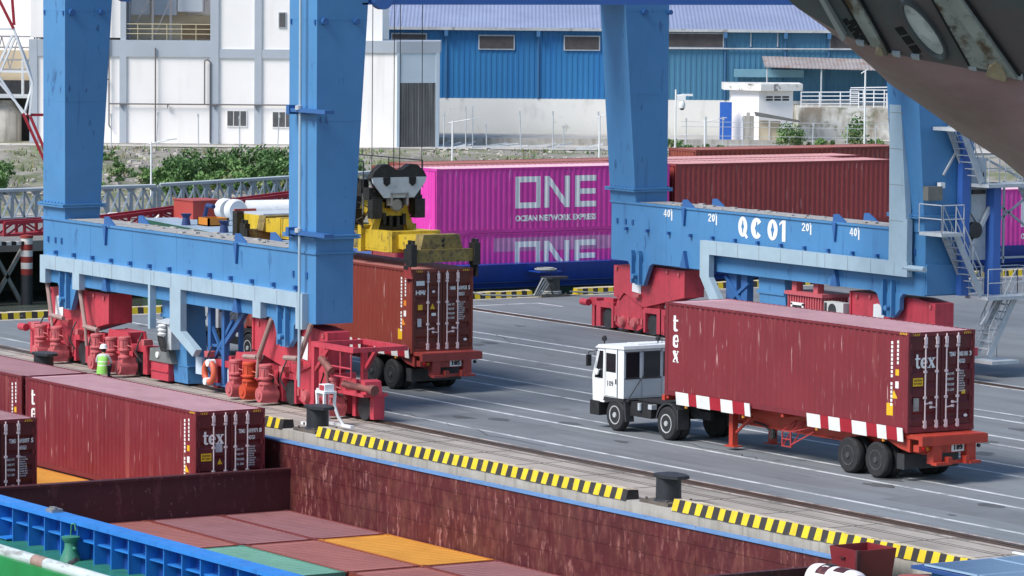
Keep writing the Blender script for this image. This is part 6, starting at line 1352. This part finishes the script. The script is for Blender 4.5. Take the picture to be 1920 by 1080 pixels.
# --- shrubs, rubble, grass on the bank --------------------------------------------------------------------
leafm = [paint('leaf_dark', (.075, .155, .045), .6, .3, .8), paint('leaf_mid', (.135, .25, .075), .6, .3, .8), paint('leaf_olive', (.21, .24, .11), .6, .3, .8)]
barkm = paint('twig_brown', (.10, .075, .05), .8, .2, 3)
def shrub_mesh(n, w_, h, seed, seg=5):
    rg = random.Random(seed); b = MB(); tw = MB()
    clumps = [(rg.uniform(-w_, w_)*.75, rg.uniform(-w_, w_)*.5, h*rg.uniform(.2, .85), rg.uniform(.28, .55)*h*.6) for _ in range(seg+6)]
    for cx_, cy_, cz_, cr in clumps:
        tw.tube((cx_*.3, cy_*.3, 0), (cx_, cy_, cz_), .03, 5, .012)
        b.mat(rg.choice((0, 0, 1, 1, 2)))
        for _ in range(n//len(clumps)):
            v = Vector((rg.gauss(0, 1), rg.gauss(0, 1), rg.gauss(0, .8))); v = v.normalized()*cr*rg.uniform(.55, 1.15); p = Vector((cx_, cy_, cz_))+Vector((v.x*1.3, v.y, v.z))
            if p.z < .02: continue
            s_ = rg.uniform(.07, .15); nv = Vector((rg.uniform(-1, 1), rg.uniform(-1, 1), rg.uniform(-.2, 1))).normalized(); t1 = nv.orthogonal().normalized()*s_; t2 = nv.cross(t1).normalized()*s_*.55
            b.add([p-t1, p-t2, p+t1, p+t2], [(0, 1, 2, 3)])
    return b, tw
protos = []
def shrub(a, d, sc_, kind, label, group='shrubs on the far bank', z=None, sx=1.):
    zz = ground_z(a, d)-.05 if z is None else z
    while len(protos) <= kind: protos.append(None)
    if protos[kind] is None:
        r_ = bthing('shrub', label, 'shrub', a, d, zz, group); n_, w_, h = ((1500, 1.5, 1.9), (1200, 1.9, 1.3), (700, .8, 1.9), (650, 1.3, .8))[kind]
        f, tw = shrub_mesh(n_, w_, h, 11+kind); f.build('foliage', leafm, r_, **K); tw.build('stem', barkm, r_, **K); protos[kind] = r_
    else: r_ = copy_tree(protos[kind]); r_['label'] = label; r_['group'] = group
    r_.location = BP(a, d, zz); r_.scale = (sc_*sx, sc_*sx, sc_); r_.rotation_euler = (0, 0, BROT+random.uniform(-2.5, 2.5))
lbA = 'dense green shrub on the bank between the truss bridge and the factory'; rg = random.Random(3)
for i in range(22):
    a = -22.0+i*.52+rg.uniform(-.3, .3); d = rg.uniform(255, 268)
    shrub(a, d, rg.uniform(.8, 1.25), rg.choice((0, 0, 1)), lbA, 'dense shrubs behind the truss bridge')
for i in range(14): shrub(-29.5+i*.6+rg.uniform(-.4, .4), rg.uniform(258, 284), rg.uniform(.45, .75), rg.choice((1, 3, 3)), 'low sparse bush among the pale rubble', 'sparse bushes in the rubble')
for i in range(8): shrub(-16.5+i*.75+rg.uniform(-.3, .3), rg.uniform(266, 280), rg.uniform(.5, .8), rg.choice((1, 3)), 'olive bush higher on the bank above the dense shrubs', 'olive bushes on the bank top')
for i in range(8): shrub(-35.5+i*.5, rg.uniform(250, 266), rg.uniform(.7, 1.05), rg.choice((0, 1)), 'green shrub under the red and white lattice boom', 'shrubs under the lattice boom')
for a, d, s_, kd, lb2 in ((19.6, 300, .95, 2, 'leafy sapling with gappy crown beside the porch of the white hut'), (20.6, 300.5, .85, 2, 'dark leafy sapling touching the loading ramp wall'), (22.2, 301, .7, 1, 'rounded low bush at the foot of the loading ramp'), (24.8, 301, 1.15, 2, 'slim young tree before the white ramp parapet'), (26.2, 301, .7, 1, 'spreading bush at the far end of the ramp parapet'), (11.2, 293, .9, 1, 'green bush at the foot of the warehouse base wall'), (12.9, 294, .75, 3, 'scrubby bush under the surveillance camera pole'), (14.2, 294, .75, 3, 'bare scrub before the blue door panel')): shrub(a, d, s_, kd, lb2, 'bushes before the ramp', 1.2)
b = MB(); rg = random.Random(9); rcols = 2
def rock(a, d, s_):
    c = Vector((*BP(a, d)[:2], ground_z(a, d)+s_*.12)); vs = []
    ra = rg.uniform(0, 3); 
    for k_ in range(8):
        v = Vector((s_*(1 if k_ & 1 else -1)*rg.uniform(.5, 1.1), s_*(1 if k_ & 2 else -1)*rg.uniform(.35, .8), s_*(1 if k_ & 4 else -1)*rg.uniform(.2, .55))); v.rotate(Matrix.Rotation(ra, 3, 'Z')); vs.append(c+v)
    b.mat(rg.choice((0, 0, 1))); b.add(vs, [(0, 2, 3, 1), (4, 5, 7, 6), (0, 1, 5, 4), (1, 3, 7, 5), (3, 2, 6, 7), (2, 0, 4, 6)])
for _ in range(900):
    a = rg.uniform(-31, -12); d = rg.uniform(256, 294); k_ = 1 if (-27 < a < -19 and d > 264) or d > 284 else .5
    if rg.random() < k_: rock(a, d, rg.uniform(.06, .28)*rg.uniform(.6, 1.3))
for _ in range(230): rock(rg.uniform(-6.5, 10), rg.uniform(276, 297), rg.uniform(.06, .26))
for _ in range(120): rock(rg.uniform(-2.5, .5), rg.uniform(277, 283), rg.uniform(.12, .3))
tag(b.build('rubble', [paint('rubble_pale', (.46, .42, .39), .9, .15, 1), paint('rubble_grey', (.30, .28, .26), .9, .2, 1)]), kind='stuff')
b = MB(); rg = random.Random(5)
for _ in range(11000):
    a = rg.uniform(-37, 12); d = rg.uniform(246, 295)
    if math.sin(a*1.1)+math.sin(d*.6+a*.4)+rg.uniform(-.6, .6) < .15: continue
    p = Vector((*BP(a, d)[:2], ground_z(a, d)+.0)); h = rg.uniform(.12, .34); t = rg.uniform(0, PI); dx = Vector((math.cos(t), math.sin(t), 0))*.07; ln = Vector((rg.uniform(-.12, .12), rg.uniform(-.12, .12), h)); b.mat(rg.choice((0, 1, 1, 2)))
    b.add([p-dx, p+dx, p+ln], [(0, 1, 2)])
tag(b.build('grass', [leafm[1], leafm[2], paint('dry_grass', (.24, .21, .11), .9, .2, 1)]), kind='stuff')
b = MB(); rg = random.Random(12)
for _ in range(26): a = rg.uniform(-6, 9); d = rg.uniform(296, 303); z = 1.25; t = rg.uniform(-.5, .5); l_ = rg.uniform(.4, 2.2); p = Vector(BP(a, d, z)); q = Vector(BP(a+l_*math.cos(t), d+l_*math.sin(t), z+rg.uniform(0, .35))); b.bar(p, q, rg.uniform(.05, .12))
tag(b.build('debris', M['galv']), kind='stuff')
b = MB(); a = -11.0; b.prism([(0, 0), (0, .55), (.25, .55), (.4, 0)], 0, 60, 'x'); o = b.build('low_wall', M['concrete'], None, local=True); o.location = BP(-8, 303.5, 1.2); o.rotation_euler = (0, 0, BROT); tag(o, 'low concrete kerb wall along the yard before the warehouse', 'wall')
# ================================================================ BOLLARDS, ROPES, TURNBUCKLE
M['boll'] = paint('bollard_black', (.028, .030, .035), .5, .25, 3, fleck=(.12, .11, .10), fa=.6, fs=5, fth=(.62, .7))
def bollard(loc, rz, label, s=1.0):
    r_ = thing('bollard', label, 'bollard', loc, rz, 'black mooring bollards'); k = dict(local=True)
    b = MB(); b.lathe([(.42*s, .06), (.42*s, .10), (.36*s, .14), (.35*s, .76*s)], (0, 0, 0), 'z', 22); b.build('post', M['boll'], r_, smooth=True, **k)
    b = MB(); b.prism([(-.38*s, .26*s), (-.38*s, -.26*s), (-.22*s, -.37*s), (.30*s, -.38*s), (.72*s, -.20*s), (.76*s, 0), (.72*s, .20*s), (.30*s, .38*s), (-.22*s, .37*s)], .74*s, .83*s, 'z'); b.build('head', M['boll'], r_, **k)
    b = MB(); b.prism([(-.7, -.5), (.7, -.5), (.62, .55), (-.62, .55)], .004, .09, 'z')
    for x in (-.5, .5):
        for y in (-.4, .4): b.tube((x, y, .09), (x, y, .16), .04, 6)
    b.build('base_plate', paint('bollard_base', (.12, .10, .085), .8, .3, 3) if 'bollard_base' not in bpy.data.materials else bpy.data.materials['bollard_base'], r_, **k)
    return r_
bollard((-113.75, 64.25, 0), 0, 'black steel bollard at the kerb gap beside the white turnbuckle stand')
bollard((-94.05, 64.25, 0), 0, 'black steel bollard at the kerb gap, level with the tractor')
bollard((-133.5, 64.2, 0), 0, 'low black bollard head at the foot of the left red bogie')
bf_ = bollard((-154.45, 99.1, 0), PI/2, 'black bollard with mooring ropes in front of the blue hull', 1.05)
ropem = paint('rope_grey', (.30, .31, .30), .9, .2, 6)
b = MB(); c = Vector((-154.45, 99.5, 0))
for k_ in range(2): b.torus((-154.45, 99.1, .14+.08*k_), .42, .045, 'z', 24, 6)
b.path([(-154.2, 99.2, .15), (-154.0, 97.5, .10), (-154.3, 95.5, .2), (-154.8, 94.3, .5), (-156.1, 95.6, .6)], .045, 6)
b.path([(-154.2, 99.9, .2), (-153.9, 101.5, .10), (-154.2, 103.5, .15), (-154.6, 106, .3)], .04, 6)
for k_ in range(4): b.path([(-154.0, 97.9+.1*k_+.5*math.sin(t*PI/10)*.9, .1+.75*math.sin(t*PI/10)-.1*k_*math.sin(t*PI/10)) if t < 6 else (-154.0, 98.4+.1*(t-5), .1+.75*math.sin(t*PI/10)) for t in range(11)], .035, 6)
o = b.build('mooring_rope', ropem, None, smooth=True, origin=(-154.3, 99.5, .05)); tag(o, 'pale mooring rope coiled and looped around the far bollard', 'rope')
b = MB()
for k_ in range(5): b.torus((-155.75+.01*k_, 99.6, 1.07+.035*(k_ % 3)), .26+.055*k_, .035, 'z', 20, 6)
o = b.build('rope_coil', ropem, None, smooth=True, origin=(-155.75, 99.6, 1.04)); tag(o, 'pale rope coil lying on the shelf of the blue hull above the far bollard', 'rope')
# white storm turnbuckle stand by the near bogie
TB = thing('tie_down_stand', 'white four legged tie-down stand by the red bogie and black bollard', 'stand', (-114.9, 65.2, 0)); k = dict(local=True); TB.scale = (1.12, 1.12, 1.25)
b = MB()
for sx in (-1, 1):
    for sy in (-1, 1):
        pts = [(sx*.42, sy*.34, .06), (sx*.30, sy*.24, .25), (sx*.20, sy*.16, .55), (sx*.22, sy*.17, .85)]
        for p, q in zip(pts, pts[1:]): b.bar(p, q, .07)
b.build('leg', M['white'], TB, **k)
b = MB(); b.box(-.75, .9, -.40, -.30, 0, .07); b.box(-.75, .9, .30, .40, 0, .07); b.box(-.6, -.5, -.4, .4, .0, .08); b.build('foot_rail', M['white'], TB, **k)
b = MB(); b.box(-.27, .27, -.2, .2, .85, .91); b.box(-.15, .19, -.14, .16, .91, 1.08); b.box(-.38, -.28, -.1, .1, .75, .95); b.build('top_plate', M['white'], TB, **k)
b = MB(); b.box(-.10, .15, -.16, .0, .93, 1.06); b.tube((0, 0, .1), (0, 0, .85), .06, 8); b.build('red_insert', M['bogie'], TB, **k)
fc = MB(); fc.box(-134.0, -132.6, 65.2, 65.7, .0, .1)
# ================================================================ WORKER (squatting, back to the camera)
skin = paint('skin', (.42, .24, .16), .6, .05); shirt = paint('shirt_pale', (.52, .56, .58), .8, .08, 6); trou = paint('trousers_dark', (.03, .035, .05), .85, .1, 6)
vest = paint('hi_vis_green', (.28, .62, .12), .7, .1, 6); refl = paint('reflective_band', (.62, .66, .55), .4, .05); helm = paint('helmet_white', (.80, .80, .80), .35, .03)
WK = thing('person', 'worker in white helmet and green hi-vis vest squatting at the red drive motors', 'person', (-131.65, 65.62, 0.0), R(48))
def skinmesh(name, joints, edges, mat, parent, root=0, sub=2):
    me = bpy.data.meshes.new(name); me.from_pydata([j[0] for j in joints], edges, []); o = bpy.data.objects.new(name, me); col.objects.link(o)
    sm = o.modifiers.new('skin', 'SKIN'); sm.use_smooth_shade = True
    for i, j in enumerate(joints):
        v = me.skin_vertices[0].data[i]; r_ = j[1]; v.radius = r_ if isinstance(r_, tuple) else (r_, r_); v.use_root = (i == root)
    ss = o.modifiers.new('sub', 'SUBSURF'); ss.levels = sub; ss.render_levels = sub
    bpy.context.view_layer.update()
    m2 = bpy.data.meshes.new_from_object(o.evaluated_get(bpy.context.evaluated_depsgraph_get())); o.modifiers.clear(); o.data = m2
    m2.materials.clear()
    for m_ in (mat if isinstance(mat, list) else [mat]): m2.materials.append(m_)
    for p in m2.polygons: p.use_smooth = True
    if parent: o.parent = parent
    return o
# local frame: faces +y (towards the motors), z up
J = [((0, -.10, .30), (.155, .13)), ((0, -.06, .46), (.145, .12)), ((0, .02, .66), (.165, .12)), ((0, .08, .80), (.13, .10)), ((0, .10, .88), .055), ((0, .12, .95), .07), ((0, .14, 1.05), (.075, .095)), ((0, .14, 1.12), .06),
     ((-.11, -.08, .30), .095), ((-.20, .30, .46), .075), ((-.19, .10, .10), .052), ((-.19, .12, .04), .045), ((-.20, .28, .03), .04),
     ((.11, -.08, .30), .095), ((.20, .30, .46), .075), ((.19, .10, .10), .052), ((.19, .12, .04), .045), ((.20, .28, .03), .04),
     ((-.19, .08, .78), .062), ((-.27, .16, .54), .048), ((-.22, .40, .56), .038), ((-.21, .47, .57), .03),
     ((.19, .08, .78), .062), ((.27, .16, .54), .048), ((.20, .40, .50), .038), ((.19, .47, .50), .03)]
Ed = [(0, 1), (1, 2), (2, 3), (3, 4), (4, 5), (5, 6), (6, 7), (0, 8), (8, 9), (9, 10), (10, 11), (11, 12), (0, 13), (13, 14), (14, 15), (15, 16), (16, 17), (3, 18), (18, 19), (19, 20), (20, 21), (3, 22), (22, 23), (23, 24), (24, 25)]
body = skinmesh('body', J, Ed, [trou, shirt, skin], WK)
for p in body.data.polygons:
    c = p.center
    p.material_index = 2 if c.z > .87 or c.y > .43 else (1 if (c.z > .44 and not (abs(c.x) < .30 and c.y > .2 and c.z < .50 and abs(c.x) > .1)) else 0)
for sx in (-1, 1):
    for i in range(4):
        jx = sx*(.205-.012*i*0)+(.0) ; base = Vector((sx*.20+(i-1.5)*.018, .49, .565 if sx < 0 else .495)); ln = (.07, .08, .075, .06)[i]
        skinmesh('finger', [(tuple(base), .009), (tuple(base+Vector((0, ln*.55, -.01))), .0085), (tuple(base+Vector((0, ln*.85, -.04))), .007)], [(0, 1), (1, 2)], skin, body, 0, 1)
    base = Vector((sx*.165, .46, .57 if sx < 0 else .5)); skinmesh('thumb', [(tuple(base), .011), (tuple(base+Vector((-sx*.02, .04, -.01))), .010), (tuple(base+Vector((-sx*.015, .075, -.03))), .008)], [(0, 1), (1, 2)], skin, body, 0, 1)
b = MB(); n = 18
rings_ = [(-.10, .17, .20, .16), (-.095, .30, .19, .158), (-.085, .36, .185, .155), (-.06, .46, .178, .15), (.0, .58, .19, .15), (.05, .70, .20, .148), (.08, .79, .185, .13), (.09, .835, .10, .095)]
for yc, z, rx, ry in rings_: b.v += [(rx*math.cos(2*PI*i/n), yc+ry*math.sin(2*PI*i/n), z) for i in range(n)]
for r_ in range(len(rings_)-1):
    for i in range(n): b.f.append((r_*n+i, r_*n+(i+1) % n, (r_+1)*n+(i+1) % n, (r_+1)*n+i)); b.m.append(0)
b.build('hi_vis_vest', vest, WK, smooth=True, local=True)
b = MB()
for (yc, z, rx, ry), h in (((-.062, .45, .182, .153), .04), ((-.005, .575, .193, .153), .04)):
    s0 = len(b.v)
    for dz in (0, h): b.v += [(rx*math.cos(2*PI*i/n), yc+dz*.4+ry*math.sin(2*PI*i/n), z+dz) for i in range(n)]
    for i in range(n): b.f.append((s0+i, s0+(i+1) % n, s0+n+(i+1) % n, s0+n+i)); b.m.append(0)
b.build('reflective_band', refl, WK, smooth=True, local=True)
b = MB(); b.lathe([(.165, 1.045), (.168, 1.06), (.135, 1.07), (.13, 1.13), (.10, 1.185), (.05, 1.205), (.0, 1.21)], (0, .14, 0), 'z', 22); b.prism([(-.10, .26), (.10, .26), (.07, .34), (-.07, .34)], 1.045, 1.058, 'z'); b.build('helmet', helm, WK, smooth=True, local=True)
b = MB(); b.lathe([(.02, .90), (.075, .93), (.088, 1.0), (.088, 1.04)], (0, .12, 0), 'z', 14); b.build('hair', M['black'], WK, smooth=True, local=True)
b = MB()
for sx in (-1, 1): b.tube((sx*.03, .228, 1.03), (sx*.03, .236, 1.03), .012, 8); b.lathe([(.01, -.015), (.025, -.012), (.028, .01)], (sx*.088, .13, 1.01), 'x', 8)
b.prism([(-.014, 1.02), (.014, 1.02), (.018, .985), (-.018, .985)], .22, .25); b.box(-.025, .025, .218, .232, .952, .96); b.build('face', skin, WK, smooth=True, local=True)
b = MB()
for sx in (-1, 1): b.hexa([(sx*.20-.045, .06, 0), (sx*.20+.045, .06, 0), (sx*.20+.045, .35, 0), (sx*.20-.045, .35, 0), (sx*.20-.04, .07, .10), (sx*.20+.04, .07, .10), (sx*.20+.035, .34, .06), (sx*.20-.035, .34, .06)])
b.build('boots', M['black'], WK, local=True)
